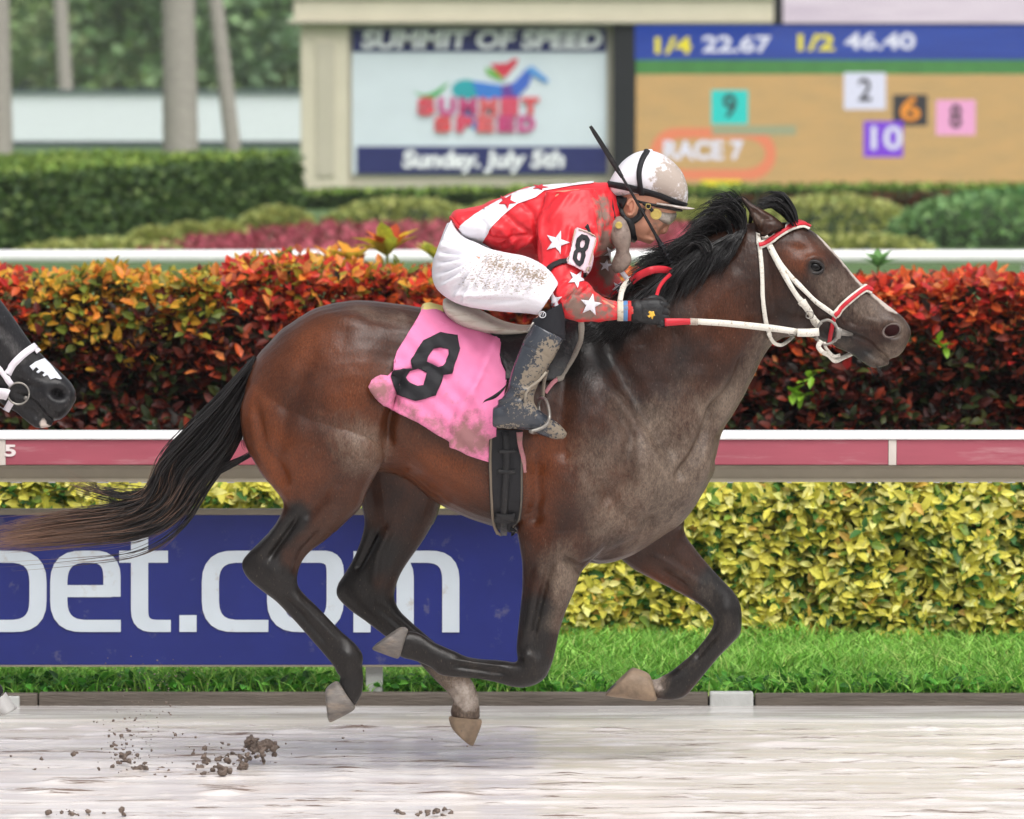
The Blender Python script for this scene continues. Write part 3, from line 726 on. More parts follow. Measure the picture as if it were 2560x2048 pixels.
tb('cornice', 722, 50, 1932, 60, -.45, 1.2, m_cream2, bev=.02)
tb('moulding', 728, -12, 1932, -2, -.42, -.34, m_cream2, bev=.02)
tb('screen_pillar', 1532, 62, 1586, 500, -.3, .6, m_black)
tb('screen_frame', 1586, 56, 2900, 520, .02, .6, m_black)
tb('upper_screen_frame', 1934, -300, 2900, 62, -.05, .5, m_black)
m_navy = M('banner_navy', srgb(40, 46, 104), rough=.5, var=.06); m_ban = M('banner_white', srgb(216, 228, 236), rough=.5, var=.04, vscale=1.5); m_banl = M('banner_lettering', srgb(240, 244, 248), rough=.5, var=.02)
ban = thing('banner', 'white and navy Summit of Speed banner on the tote board', 'banner', (T(1200, 0)[0], YT, 1))
tb('banner_cloth', 880, 70, 1516, 436, -.06, -.02, m_ban, ban)
tb('top_band', 881, 72, 1515, 130, -.075, -.061, m_navy, ban)
tb('bottom_band', 892, 366, 1518, 435, -.075, -.061, m_navy, ban)
def tt(name, s, px, py, hpx, wpx, mat, par, f=-.09, **kw):
    x, z = T(px, py); k = dT / FPX; return text(name, s, (x, YT + f, z), hpx * k * 1.38, mat, par, width=wpx * k, **kw)
tt('lettering', 'SUMMIT OF SPEED', 1203, 101, 44, 600, m_banl, ban, bold=.02, shear=.12)
tt('lettering', 'Sunday, July 5th', 1208, 400, 42, 405, m_banl, ban, bold=.022, shear=.12)
def logo(name, pts, col, lay=0):
    v = [(T(x, y)[0], YT - .066 - .006 * lay, T(x, y)[1]) for x, y in pts]; mt = M('logo_' + name, col, rough=.5, var=.05)
    o = meshobj('logo_shape', v, [tuple(range(len(v)))], mt, ban, smooth=False); return solid(o, .003, 0)
logo('tail', catmull([(1030, 228), (1060, 236), (1090, 226), (1122, 206), (1095, 240), (1062, 246), (1030, 228)], 4)[:-1], srgb(74, 176, 96))
logo('rump', [(1165 + 36 * math.cos(a), 224 + 25 * math.sin(a)) for a in np.linspace(0, 6.28, 22)[:-1]], srgb(48, 170, 180))
logo('barrel', [(1180, 202), (1260, 214), (1290, 246), (1196, 248)], srgb(64, 130, 216), 1)
logo('shoulder', [(1254, 214), (1290, 206), (1300, 246), (1256, 250)], srgb(110, 70, 160), 2)
logo('neck', [(1276, 216), (1316, 172), (1334, 180), (1322, 214), (1290, 246)], srgb(72, 110, 206), 3)
logo('head', [(1312, 174), (1330, 164), (1374, 202), (1364, 208), (1334, 190)], srgb(96, 160, 226), 4)
logo('rider', [(1225, 160), (1268, 158), (1284, 146), (1296, 148), (1290, 164), (1262, 196), (1248, 188)], srgb(216, 66, 86), 1)
logo('rider_leg', [(1214, 168), (1240, 178), (1262, 204), (1236, 196), (1216, 184)], srgb(120, 190, 80), 2)
logo('foreleg', [(1150, 282), (1172, 276), (1200, 310), (1190, 330)], srgb(80, 150, 220), 1)
lc = [srgb(222, 84, 100), srgb(206, 90, 150), srgb(204, 74, 130), srgb(226, 104, 110), srgb(220, 84, 110), srgb(222, 90, 96)]
for i, ch in enumerate('SUMMIT'): tt('lettering', ch, 1066 + 52 * i, 268, 40, 44, M('logo_letter', lc[i], rough=.5), ban, f=-.105, bold=.03)
for i, ch in enumerate('SPEED'): tt('lettering', ch, 1108 + 52 * i, 312, 36, 44, M('logo_letter', lc[5 - i], rough=.5), ban, f=-.105, bold=.03)
# --- video screen (gives off light)
def E(name, col, k=.9, var=0.0, scale=3, col2=None, stretch=(1, 1, 1)):
    m, t, b = newmat(name); b.inputs['Base Color'].default_value = (.01, .01, .01, 1); b.inputs['Roughness'].default_value = .6
    c = mixc(t, ramp(t, noise(t, scale, stretch), .3, .7), col, col2 or col); t.links.new(c, b.inputs['Emission Color']); b.inputs['Emission Strength'].default_value = k; return m
scr = thing('video_screen', 'large video screen showing the race numbers on brown dirt', 'screen', (T(2070, 0)[0], YT, 1.5))
tb('picture_dirt', 1590, 175, 2890, 492, -.02, .0, E('screen_dirt', srgb(206, 166, 106), col2=srgb(190, 158, 104), scale=2.5, stretch=(.5, 1, 1.6)), scr)
tb('picture_turf', 1590, 148, 2890, 186, -.025, -.021, E('screen_turf', srgb(64, 124, 62), col2=srgb(74, 140, 70)), scr)
tb('time_band', 1584, 64, 2890, 150, -.03, -.026, E('screen_blue', srgb(34, 58, 142), col2=srgb(40, 74, 168), scale=4, stretch=(.1, 1, 3)), scr)
e_y = E('screen_yellow', srgb(236, 222, 46)); e_w = E('screen_white', srgb(226, 228, 240)); e_k = E('screen_dark', srgb(44, 40, 42))
for s, px, w_, m_ in (('1/4', 1676, 92, e_y), ('22.67', 1840, 172, e_w), ('1/2', 2033, 92, e_y), ('46.40', 2200, 176, e_w)): tt('digits', s, px, 116 - (px - 1676) * .02, 40, w_, m_, scr, f=-.05, bold=.014)
for s, x, y, w_, h_, c, tc, tw in (('9', 1824, 268, 92, 86, srgb(40, 208, 196), e_k, 34), ('2', 2162, 228, 104, 92, srgb(222, 224, 240), e_k, 34), ('6', 2275, 276, 86, 78, srgb(48, 46, 50), E('screen_orange', srgb(240, 150, 40)), 50),
                                   ('8', 2389, 294, 98, 88, srgb(240, 168, 208), e_k, 30), ('10', 2208, 348, 98, 90, srgb(126, 62, 214), e_w, 78)):
    tl = tb('number_tile', x - w_ / 2, y - h_ / 2, x + w_ / 2, y + h_ / 2, -.035 - (.004 if s == '10' else 0), -.0205, E('tile_' + s, c), scr)
    tt('digits', s, x, y, 58, tw, tc, scr, f=-.05, bold=.014)
def ring(name, x0, y0, x1, y1, wd, col):
    cx, cy, r = (x0 + x1) / 2, (y0 + y1) / 2, (y1 - y0) / 2; pts = []
    for a in np.linspace(-math.pi / 2, math.pi / 2, 12): pts.append((x1 - r + r * math.cos(a), cy + r * math.sin(a)))
    for a in np.linspace(math.pi / 2, 1.5 * math.pi, 12): pts.append((x0 + r + r * math.cos(a), cy + r * math.sin(a)))
    v = []; k = (r - wd) / r
    for x, y in pts: 
        xx = cx + (x - cx) * (1 - wd / (x1 - x0) * 2); yy = cy + (y - cy) * k
        for q in ((x, y), (xx, yy)): v.append((T(*q)[0], YT - .0235, T(*q)[1]))
    n_ = len(pts); meshobj(name, v, [(2 * i, 2 * i + 1, (2 * i + 3) % (2 * n_), (2 * i + 2) % (2 * n_)) for i in range(n_)], E('map_' + name, col, .85), scr, smooth=False)
ring('course_map', 1625, 320, 1940, 450, 26, srgb(236, 138, 98))
tb('course_chute', 1780, 314, 1990, 338, -.028, -.0245, E('map_grey', srgb(158, 164, 128)), scr)
tt('digits', 'RACE 7', 1756, 378, 46, 200, e_w, scr, f=-.04, bold=.02)
tb('marker', 1752, 450, 1852, 468, -.03, -.0205, e_y, scr)
us = thing('upper_screen', 'pale pinkish screen cut off by the top right corner', 'screen', (T(2250, 0)[0], YT, 4)); 
tb('picture', 1958, -280, 2890, 58, -.09, -.055, E('screen_pale', srgb(226, 214, 222), col2=srgb(206, 192, 204), scale=2, stretch=(.3, 1, 2)), us)
# --- white wall, palms and wood
YV = D(185.0)
m_wall = M('white_wall', srgb(226, 234, 238), rough=.7, var=.04)
m_base = M('grey_blue_base', srgb(84, 98, 106), rough=.8)
wl = thing('long_white_wall', 'long low white wall below the far wood', 'wall', (P(400, 300, YV).x, YV, 0))
box('wall_face', (P(-900, 0, YV).x, YV, P(0, 353, YV).z), (P(1000, 0, YV).x, YV + 3, P(0, 232, YV).z), m_wall, wl)
box('coping', (P(-900, 0, YV).x, YV - .15, P(0, 231, YV).z), (P(1000, 0, YV).x, YV + 3.1, P(0, 225, YV).z), m_base, wl)
box('dark_base', (P(-900, 0, YV).x, YV + .1, -.1), (P(1000, 0, YV).x, YV + 2.9, P(0, 353, YV).z - .002), m_base, wl)
m_palm = M('palm_bark', srgb(166, 160, 152), rough=.8, var=.18, vscale=5, stretch=(1, 1, 6), bump=.5, bscale=6)
m_frond = M('palm_frond', srgb(64, 88, 44), rough=.6, var=.3)
def palm(label, px0, px1, py0, d, wpx, topz):
    Y = D(d); a = P(px0, py0, Y); b = P(px1, 0, Y); t = thing('palm_tree', label, 'palm', (a.x, Y, 0), 'palms behind the hedge'); r = wpx / FPX * d / 2
    k = (topz - 0) / (b.z - a.z); top = Vector((a.x + (b.x - a.x) * k, Y, topz)); base = Vector((a.x - (b.x - a.x) * a.z / (b.z - a.z), Y, 0))
    n_ = 60; pts = [base.lerp(top, i / n_) for i in range(n_ + 1)]
    Geo().tube(pts, [r * (1.06 - .25 * i / n_ + (.03 if i % 2 else 0)) for i in range(n_ + 1)], 18).obj('trunk', m_palm, t)
    g = Geo(); rr = random.Random(int(px0))
    for j in range(14):
        an = j * 2.4; L = 3.2; el = rr.uniform(-.2, 1.0); pv = []
        for s in np.linspace(0, 1, 7): pv.append(np.array((top.x + math.cos(an) * L * s, Y + math.sin(an) * L * s, top.z + el * L * s * .6 - 1.6 * s * s * L * .5)))
        sd_ = np.array((-math.sin(an), math.cos(an), 0)); v = []
        for i, q in enumerate(pv): wv = .35 * math.sin(math.pi * min(1, .15 + i / 7)); v += [q - sd_ * wv + (0, 0, -.15), q, q + sd_ * wv + (0, 0, -.15)]
        g.add(v, [(3 * i + e, 3 * i + e + 1, 3 * i + e + 4, 3 * i + e + 3) for i in range(6) for e in (0, 1)])
    g.obj('crown', m_frond, t)
palm('thick grey palm trunk standing behind the tall hedge', 452, 446, 372, 112, 84, 12)
palm('slim leaning palm trunk right of the thick trunk', 582, 542, 360, 125, 38, 13)
palm('slim pale palm trunk beyond the white wall at left', 165, 152, 235, 215, 36, 14)
palm('pale trunk cut by the left edge of the picture', 2, -6, 410, 100, 60, 11)
# far wood: one mass
r = np.random.default_rng(90); allc = []; allf = []; cl = []; off = 0
for j in range(70):
    d = r.uniform(235, 300); px = r.uniform(-500, 1000); c = P(px, 200, D(d)); R0 = r.uniform(2.0, 4.2); zc_ = r.uniform(1.0, 9.5); n = 420
    q = r.normal(size=(n, 3)); q /= np.linalg.norm(q, axis=1)[:, None]; rad = R0 * (.55 + .5 * r.random(n))[:, None]
    pos = q * rad * (1, 1, .85) + (c.x, D(d), zc_); Rm = frames(q + r.normal(0, .7, (n, 3)), r.uniform(-1, 1, n))
    co, f, k = place(leaf_tpl(.45), pos, Rm, r.uniform(.3, .8, n)); allc.append(co); allf.append(f + off); off += len(co)
    base = [srgb(172, 198, 142), srgb(154, 184, 134), srgb(188, 206, 150), srgb(142, 172, 132)][j % 4]
    cl.append(np.repeat(pick(r, n, [base, tuple(x * 1.25 for x in base[:3]) + (1,), srgb(120, 148, 84)], [4, 3, 1]), k, 0))
tag(fastmesh('wood', np.concatenate(allc), np.concatenate(allf), m_hgreen, None, False, {'Col': np.concatenate(cl)}), 'hazy green wood behind the white wall', 'trees', kind='stuff')
tag(box('wood', (-45, D(304), -.5), (20, D(305), 11), m_core, None), 'dark backdrop box standing in for the shade deep in the far wood', 'trees', kind='stuff')  # plain dark backdrop, its colour stands in for shade behind the trees
# ================================================================== THE HORSES
def coat_material(name, dark, mid, warm, points, mudc, white=(.62, .58, .55, 1)):
    m, t, b = newmat(name)
    n1 = noise(t, 3.2, (1, 1, 1), 4); n2 = noise(t, 14, (1, 1, 1), 5, loc=(2, 1, 3))
    aw = attr(t, 'warm').outputs['Fac']; ad = attr(t, 'dark').outputs['Fac']; am = attr(t, 'mud').outputs['Fac']; ah = attr(t, 'white').outputs['Fac']
    c = mixc(t, ramp(t, math_(t, 'ADD', n1, math_(t, 'MULTIPLY', n2, .6)), .58, 1.0), dark, mid)
    c = mixc(t, math_(t, 'MULTIPLY', aw, ramp(t, n1, .1, .6)), c, warm)
    nd = noise(t, 10, (1, 1, 1), 5, loc=(7, 3, 1))
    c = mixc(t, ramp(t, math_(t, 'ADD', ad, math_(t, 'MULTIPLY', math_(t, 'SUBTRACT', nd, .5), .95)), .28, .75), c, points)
    ns = noise(t, 75, (1, 1, .55), 6, .7, loc=(1, 4, 2)); nl = noise(t, 9, (1.3, 1, .7), 6, .68, loc=(5, 1, 2), dist=.6)
    mm = math_(t, 'MULTIPLY', am, math_(t, 'ADD', math_(t, 'MULTIPLY', math_(t, 'SUBTRACT', nl, .22), 2.0), math_(t, 'MULTIPLY', math_(t, 'SUBTRACT', ns, .3), 1.3)))
    mf = math_(t, 'MULTIPLY', ramp(t, mm, .24, 1.08), .80)
    c = mixc(t, mf, c, mudc)
    # rain dust: pale short specks over the whole coat
    sp = noise(t, 190, (1, 1, .35), 2, .5, loc=(9, 9, 1)); c = mixc(t, math_(t, 'MULTIPLY', ramp(t, sp, .66, .76), .35), c, mudc)
    gr = noise(t, 230, (1, 1, .4), 3, .6, loc=(4, 8, 6)); gv = N(t, 'MapRange'); gv.inputs[1].default_value = .3; gv.inputs[2].default_value = .7; gv.inputs[3].default_value = .62; gv.inputs[4].default_value = 1.4
    hv = N(t, 'HueSaturation'); t.links.new(gr, gv.inputs[0]); t.links.new(gv.outputs[0], hv.inputs['Value']); t.links.new(c, hv.inputs['Color']); c = hv.outputs[0]
    wn = noise(t, 26, (1, 1, 1), 5, .7)
    c = mixc(t, ramp(t, math_(t, 'ADD', ah, math_(t, 'MULTIPLY', math_(t, 'SUBTRACT', wn, .5), .9)), .35, .7), c, white)
    t.links.new(c, b.inputs['Base Color'])
    r = N(t, 'MapRange'); r.inputs[3].default_value = .32; r.inputs[4].default_value = .58; t.links.new(mf, r.inputs[0]); t.links.new(r.outputs[0], b.inputs['Roughness'])
    b.inputs['Specular IOR Level'].default_value = .29
    bp = N(t, 'Bump'); bp.inputs['Strength'].default_value = .42; bp.inputs['Distance'].default_value = .006
    hr_ = noise(t, 120, (1, 1, .3), 4); md = noise(t, 11, (1, 1, 1), 4, loc=(3, 3, 3))
    t.links.new(math_(t, 'ADD', math_(t, 'ADD', math_(t, 'MULTIPLY', hr_, .5), math_(t, 'MULTIPLY', mf, .5)), math_(t, 'MULTIPLY', md, 1.3)), bp.inputs['Height']); t.links.new(bp.outputs[0], b.inputs['Normal'])
    return m
NF, FF, NH, FH = -.15, .15, -.165, .15     # depths of near / far fore and hind legs
TRUNK = [(604, 1000, 604, 1075, .07, -.0, 0), (625, 925, 625, 1130, .14, 0, 0), (660, 868, 660, 1190, .20, 0, 0), (715, 815, 715, 1225, .245, 0, .0), (780, 776, 780, 1225, .268, 0, .02), (840, 757, 840, 1200, .28, 0, .04),
    (900, 752, 900, 1185, .28, 0, .06), (960, 755, 960, 1180, .268, 0, .06), (1020, 762, 1020, 1202, .262, 0, .05), (1080, 771, 1080, 1250, .27, 0, .05), (1140, 788, 1140, 1281, .28, 0, .05), (1210, 812, 1210, 1311, .285, 0, .07),
    (1290, 824, 1290, 1333, .275, 0, .12), (1360, 812, 1360, 1362, .26, 0, .2), (1430, 800, 1430, 1395, .25, 0, .24), (1500, 800, 1500, 1410, .242, 0, .22), (1570, 840, 1570, 1393, .228, 0, .15), (1640, 905, 1640, 1352, .205, 0, .05), (1710, 985, 1710, 1300, .165, 0, 0), (1755, 1060, 1755, 1238, .11, 0, 0), (1784, 1125, 1784, 1180, .04, 0, 0)]
NECK = [(1420, 820, 1745, 1255, .19, 0, .2), (1470, 790, 1787, 1150, .17, 0, .25), (1540, 735, 1806, 1080, .15, 0, .28), (1620, 675, 1837, 1030, .135, 0, .3), (1705, 620, 1872, 965, .12, 0, .25), (1785, 580, 1903, 902, .108, 0, .15), (1850, 560, 1930, 862, .1, 0, .05), (1895, 553, 1955, 846, .09, 0, 0)]
HEAD = [(1880, 562, 1925, 850, .075, 0, 0), (1920, 556, 1948, 846, .095, 0, -.05), (1965, 556, 1985, 841, .104, 0, -.05), (2003, 562, 2012, 842, .106, 0, -.02), (2045, 588, 2040, 848, .1, 0, .05), (2086, 630, 2068, 857, .088, 0, .1), (2118, 668, 2095, 868, .074, 0, .1), (2150, 705, 2122, 878, .062, 0, .1), (2182, 733, 2146, 883, .055, 0, .05), (2212, 757, 2170, 886, .055, 0, 0), (2238, 777, 2194, 893, .058, 0, 0), (2258, 794, 2218, 897, .056, 0, 0), (2271, 812, 2240, 893, .048, 0, 0), (2277, 828, 2256, 880, .032, 0, 0), (2276, 840, 2266, 862, .014, 0, 0)]
CHIN = [(2085, 850, 2088, 868, .03, 0), (2130, 858, 2125, 884, .034, 0), (2165, 870, 2160, 908, .034, 0), (2192, 884, 2183, 920, .034, 0), (2212, 896, 2206, 917, .028, 0), (2224, 904, 2221, 912, .014, 0)]
HINDN = [(680, 900, 840, 880, .04, -.09), (625, 960, 900, 930, .085, -.115), (600, 1020, 945, 1010, .118, -.135), (604, 1080, 966, 1085, .128, -.155), (622, 1132, 962, 1130, .122, NH), (650, 1178, 946, 1175, .11, NH), (690, 1228, 920, 1228, .095, NH), (709, 1262, 903, 1268, .082, NH), (690, 1310, 860, 1308, .068, NH), (655, 1348, 815, 1350, .058, NH), (625, 1378, 778, 1377, .052, NH),
    (607, 1400, 757, 1402, .05, NH), (605, 1420, 745, 1434, .05, NH), (620, 1447, 744, 1462, .047, NH), (652, 1475, 762, 1487, .043, NH), (690, 1504, 784, 1508, .037, NH), (722, 1537, 805, 1529, .033, NH), (755, 1573, 830, 1555, .031, NH), (787, 1610, 858, 1583, .031, NH), (813, 1640, 888, 1609, .034, NH), (833, 1664, 907, 1638, .038, NH), (842, 1682, 906, 1668, .035, NH), (851, 1692, 909, 1700, .031, NH), (848, 1702, 904, 1736, .034, NH), (850, 1714, 888, 1764, .037, NH)]
HINDF = [(860, 1060, 1080, 1090, .11, .13), (880, 1150, 1106, 1170, .11, .14), (895, 1220, 1112, 1222, .1, FH), (905, 1270, 1100, 1265, .088, FH), (911, 1308, 1083, 1308, .075, FH), (902, 1350, 1058, 1352, .062, FH), (884, 1395, 1026, 1397, .054, FH), (862, 1433, 1002, 1435, .05, FH), (843, 1464, 989, 1472, .05, FH), (843, 1492, 987, 1498, .047, FH), (872, 1523, 1000, 1527, .042, FH),
    (913, 1553, 1026, 1553, .036, FH), (955, 1585, 1050, 1574, .032, FH), (1003, 1622, 1080, 1600, .031, FH), (1045, 1655, 1115, 1630, .031, FH), (1072, 1684, 1152, 1664, .034, FH), (1097, 1709, 1178, 1699, .038, FH), (1120, 1733, 1194, 1734, .036, FH), (1132, 1754, 1199, 1766, .031, FH), (1126, 1776, 1200, 1786, .034, FH), (1128, 1792, 1198, 1799, .037, FH)]
FOREN = [(1300, 1060, 1620, 1060, .07, -.13), (1288, 1160, 1610, 1200, .085, -.135), (1288, 1250, 1570, 1290, .095, -.14), (1291, 1320, 1520, 1360, .095, -.145), (1299, 1368, 1478, 1404, .088, NF), (1305, 1412, 1452, 1436, .076, NF), (1305, 1470, 1435, 1480, .065, NF), (1300, 1525, 1415, 1528, .056, NF), (1294, 1580, 1398, 1582, .049, NF), (1291, 1622, 1388, 1630, .05, NF), (1294, 1648, 1378, 1664, .051, NF), (1290, 1655, 1362, 1696, .05, NF), (1278, 1655, 1330, 1715, .047, NF),
    (1260, 1652, 1292, 1719, .042, NF), (1238, 1650, 1252, 1709, .035, NF), (1205, 1648, 1206, 1699, .031, NF), (1168, 1642, 1166, 1695, .031, NF), (1136, 1628, 1126, 1692, .034, NF), (1108, 1616, 1098, 1686, .038, NF), (1082, 1604, 1078, 1670, .035, NF), (1052, 1585, 1042, 1654, .031, NF), (1026, 1578, 1010, 1646, .034, NF), (1014, 1582, 998, 1640, .037, NF)]
FOREF = [(1730, 1180, 1520, 1290, .1, .12), (1712, 1260, 1530, 1370, .09, .135), (1712, 1330, 1572, 1415, .08, FF), (1740, 1374, 1622, 1444, .07, FF), (1772, 1413, 1672, 1469, .06, FF), (1806, 1450, 1715, 1492, .054, FF), (1836, 1482, 1752, 1514, .05, FF), (1851, 1512, 1775, 1536, .05, FF), (1855, 1548, 1784, 1558, .05, FF), (1850, 1585, 1772, 1584, .045, FF), (1826, 1613, 1748, 1615, .036, FF), (1796, 1644, 1724, 1640, .032, FF), (1764, 1682, 1697, 1663, .032, FF), (1738, 1714, 1675, 1680, .037, FF), (1712, 1742, 1656, 1690, .037, FF), (1680, 1750, 1643, 1697, .033, FF), (1645, 1748, 1625, 1700, .036, FF)]
EARS = [(1963, 566, 1906, 592, .034, 0), (1950, 552, 1896, 578, .036, 0), (1925, 534, 1884, 560, .03, 0), (1900, 520, 1874, 540, .022, 0), (1876, 506, 1864, 520, .014, 0), (1853, 489, 1850, 494, .004, 0)]
DOCK = [(660, 890, 650, 930, .03, 0), (640, 895, 626, 945, .034, 0), (610, 925, 600, 975, .035, 0), (580, 965, 572, 1000, .022, 0)]
HOOVES = {'HINDN': ([(846, 1706, 888, 1768, .041, NH), (838, 1706, 877, 1778, .045, NH), (815, 1724, 823, 1806, .056, NH)]),
          'HINDF': ([(1124, 1791, 1203, 1799, .041, FH), (1124, 1800, 1202, 1812, .045, FH), (1132, 1822, 1181, 1865, .054, FH)]),
          'FOREN': ([(1019, 1574, 997, 1646, .041, NF), (1012, 1571, 985, 1643, .045, NF), (1003, 1568, 929, 1622, .056, NF)]),
          'FOREF': ([(1622, 1690, 1640, 1749, .041, FF), (1614, 1683, 1622, 1751, .046, FF), (1582, 1671, 1514, 1738, .057, FF)])}
def horse_geo(parts, tf=None):
    g = Geo()
    for nm, s in parts.items():
        tfn = tf(nm) if tf else None
        if nm == 'TRUNK': g.loft(s, 40, 5, 2.15, tf=tfn)
        elif nm == 'EARS':
            for Y in (-.065, .065): g.loft([(*q[:5], Y) for q in s], 14, 4, tf=tfn)
        elif nm in ('HEAD', 'NECK'): g.loft(s, 30, 5, 2.1, tf=tfn)
        else: g.loft(s, 22, 5, 2.1, tf=tfn)
    return g
BAY = dict(TRUNK=TRUNK, NECK=NECK, HEAD=HEAD, CHIN=CHIN, HINDN=HINDN, HINDF=HINDF, FOREN=FOREN, FOREF=FOREF, EARS=EARS, DOCK=DOCK)
HEADB = [  # modelling of head: eye, cheek, nostril, mouth
    ('b', 2033, 662, 34, 26, 0, .013, 'b'), ('b', 2038, 667, 15, 11, 15, -.018, 'b'), ('l', [(2012, 652), (2034, 642), (2058, 652), (2066, 672)], 7, .006, 'b'), ('b', 2000, 625, 22, 15, 20, -.008, 'b'),
    ('b', 1968, 760, 62, 70, 0, .016, 'b'), ('l', [(1935, 690), (1950, 790), (1985, 835)], 10, -.0, 'b'), ('l', [(2020, 700), (2030, 760), (2022, 815), (1995, 838)], 16, -.009, 'b'),
    ('l', [(2060, 690), (2110, 745), (2150, 790)], 12, .006, 'b'), ('l', [(2045, 720), (2095, 775), (2140, 815)], 16, -.007, 'b'),
    ('b', 2226, 828, 36, 30, 20, .02, 'b'), ('b', 2229, 827, 17, 12.5, 25, -.062, 'b'), ('l', [(2206, 818), (2222, 812), (2240, 822)], 5, .004, 'b'), ('l', [(2204, 835), (2218, 845), (2238, 843)], 5, .003, 'b'),
    ('l', [(2122, 836), (2150, 844), (2178, 860), (2198, 884), (2226, 902)], 5, -.014, 'b'), ('l', [(2140, 834), (2170, 848), (2196, 872)], 8, .004, 'b'), ('b', 2225, 872, 26, 18, 30, .006, 'b'), ('l', [(2150, 862), (2172, 880), (2192, 905)], 10, .004, 'b'),
    ('l', [(1912, 540), (1898, 566), (1888, 560)], 7, -.006, 'n'), ('l', [(1930, 548), (1905, 545), (1880, 522)], 6, -.009, 'n'),
    ('l', [(2052, 720), (2086, 770), (2100, 810)], 4, .005, 'b'), ('l', [(2075, 760), (2120, 790), (2150, 800)], 4, .0045, 'b'), ('l', [(2120, 770), (2165, 800), (2195, 806)], 5, .005, 'b'), ('l', [(2115, 800), (2150, 815), (2185, 815)], 5, -.005, 'b'), ('l', [(1990, 700), (2005, 750), (1990, 800)], 6, .005, 'b'), ('l', [(2160, 870), (2185, 895), (2215, 908)], 5, -.006, 'b'), ('l', [(2196, 850), (2215, 872), (2245, 880)], 6, -.004, 'b')]
BAYB = HEADB + [
    # shoulder, breast and neck
    ('l', [(1500, 830), (1560, 960), (1640, 1080), (1700, 1160)], 28, -.014, 'n'), ('b', 1490, 1030, 90, 150, -18, .016, 'n'), ('b', 1600, 1180, 75, 70, 30, .018, 'n'), ('l', [(1520, 1000), (1575, 1090), (1560, 1200), (1470, 1290)], 18, -.010, 'n'),
    ('l', [(1790, 1000), (1765, 1080), (1725, 1150), (1690, 1200)], 13, -.016, 'n'), ('l', [(1870, 880), (1835, 960), (1780, 1040)], 14, -.010, 'b'), ('b', 1750, 1160, 34, 50, 0, .014, 'b'),
    ('l', [(1480, 1180), (1560, 1290), (1640, 1310)], 16, -.008, 'n'), ('b', 1440, 1230, 70, 60, 20, .012, 'n'), ('l', [(1340, 1130), (1345, 1240), (1330, 1320)], 20, -.012, 'n'), ('l', [(1420, 900), (1400, 1040), (1420, 1160)], 26, -.009, 'n'),
    ('l', [(1640, 760), (1740, 680), (1840, 600)], 18, -.007, 'b'), ('l', [(1700, 840), (1780, 760), (1860, 680)], 30, .006, 'b'), ('l', [(1400, 1395), (1450, 1425), (1490, 1408)], 12, -.012, 'n'),
    ('l', [(1640, 1290), (1600, 1350), (1500, 1400)], 14, -.006, 'n'),
    # forearm
    ('l', [(1380, 1400), (1352, 1500), (1330, 1600)], 9, -.008, 'n'), ('l', [(1345, 1420), (1330, 1520), (1318, 1590)], 12, .006, 'n'), ('b', 1395, 1450, 24, 60, 12, .007, 'n'), ('b', 1340, 1660, 22, 26, 0, .006, 'n'), ('b', 1318, 1640, 9, 12, 0, .007, 'n'),
    ('l', [(1270, 1685), (1200, 1676), (1130, 1664)], 7, -.006, 'n'), ('l', [(1260, 1668), (1190, 1660), (1130, 1650)], 6, .004, 'n'),
    # flank, stifle, thigh
    ('l', [(968, 1120), (972, 1060), (990, 990), (1010, 930)], 15, -.022, 'n'), ('b', 905, 1130, 55, 55, 0, .018, 'n'), ('l', [(780, 900), (720, 1020), (690, 1130), (712, 1220)], 24, -.009, 'n'), ('b', 790, 1040, 90, 110, 0, .008, 'n'),
    ('l', [(640, 1010), (660, 1120), (720, 1220)], 13, -.007, 'n'), ('b', 855, 800, 70, 24, 10, .008, 'b'), ('b', 1010, 880, 60, 60, 0, -.014, 'b'), ('l', [(860, 1190), (800, 1250), (760, 1300)], 14, -.008, 'n'), ('b', 835, 1255, 40, 45, 30, .009, 'n'),
    ('l', [(720, 1290), (680, 1350), (640, 1392)], 11, .005, 'n'), ('l', [(745, 1290), (705, 1350), (672, 1400)], 9, -.011, 'n'), ('l', [(800, 1330), (755, 1380), (735, 1430)], 8, -.006, 'n'), ('b', 690, 1435, 24, 26, 0, .006, 'n'), ('b', 730, 1455, 14, 16, 0, .005, 'n'),
    ('l', [(700, 1485), (760, 1545), (820, 1615)], 7, -.006, 'n'), ('l', [(730, 1490), (790, 1550), (850, 1610)], 8, .004, 'n'), ('b', 868, 1640, 18, 18, 0, .005, 'n'),
    ('l', [(1000, 1180), (1060, 1228), (1130, 1262)], 20, -.006, 'n'), ('l', [(1000, 1090), (1080, 1160), (1180, 1200)], 30, .006, 'n'),
    # far legs
    ('l', [(940, 1330), (905, 1400), (885, 1440)], 9, -.010, 'f'), ('l', [(975, 1320), (940, 1400), (930, 1480)], 12, .006, 'f'), ('l', [(940, 1530), (1000, 1585), (1060, 1635)], 7, -.005, 'f'), ('l', [(1620, 1390), (1700, 1440), (1770, 1490)], 13, .006, 'f'), ('l', [(1660, 1440), (1730, 1485)], 9, -.006, 'f'), ('b', 1820, 1540, 18, 22, 0, .005, 'f'), ('l', [(1800, 1600), (1745, 1665)], 7, -.006, 'f')]
me, co, ed = remesh(horse_geo(BAY), .0062, 7)
co = sculpt(me, co, HEADB + [(*b[:-2], b[-2] * 2.0, b[-1]) for b in BAYB[len(HEADB):]])
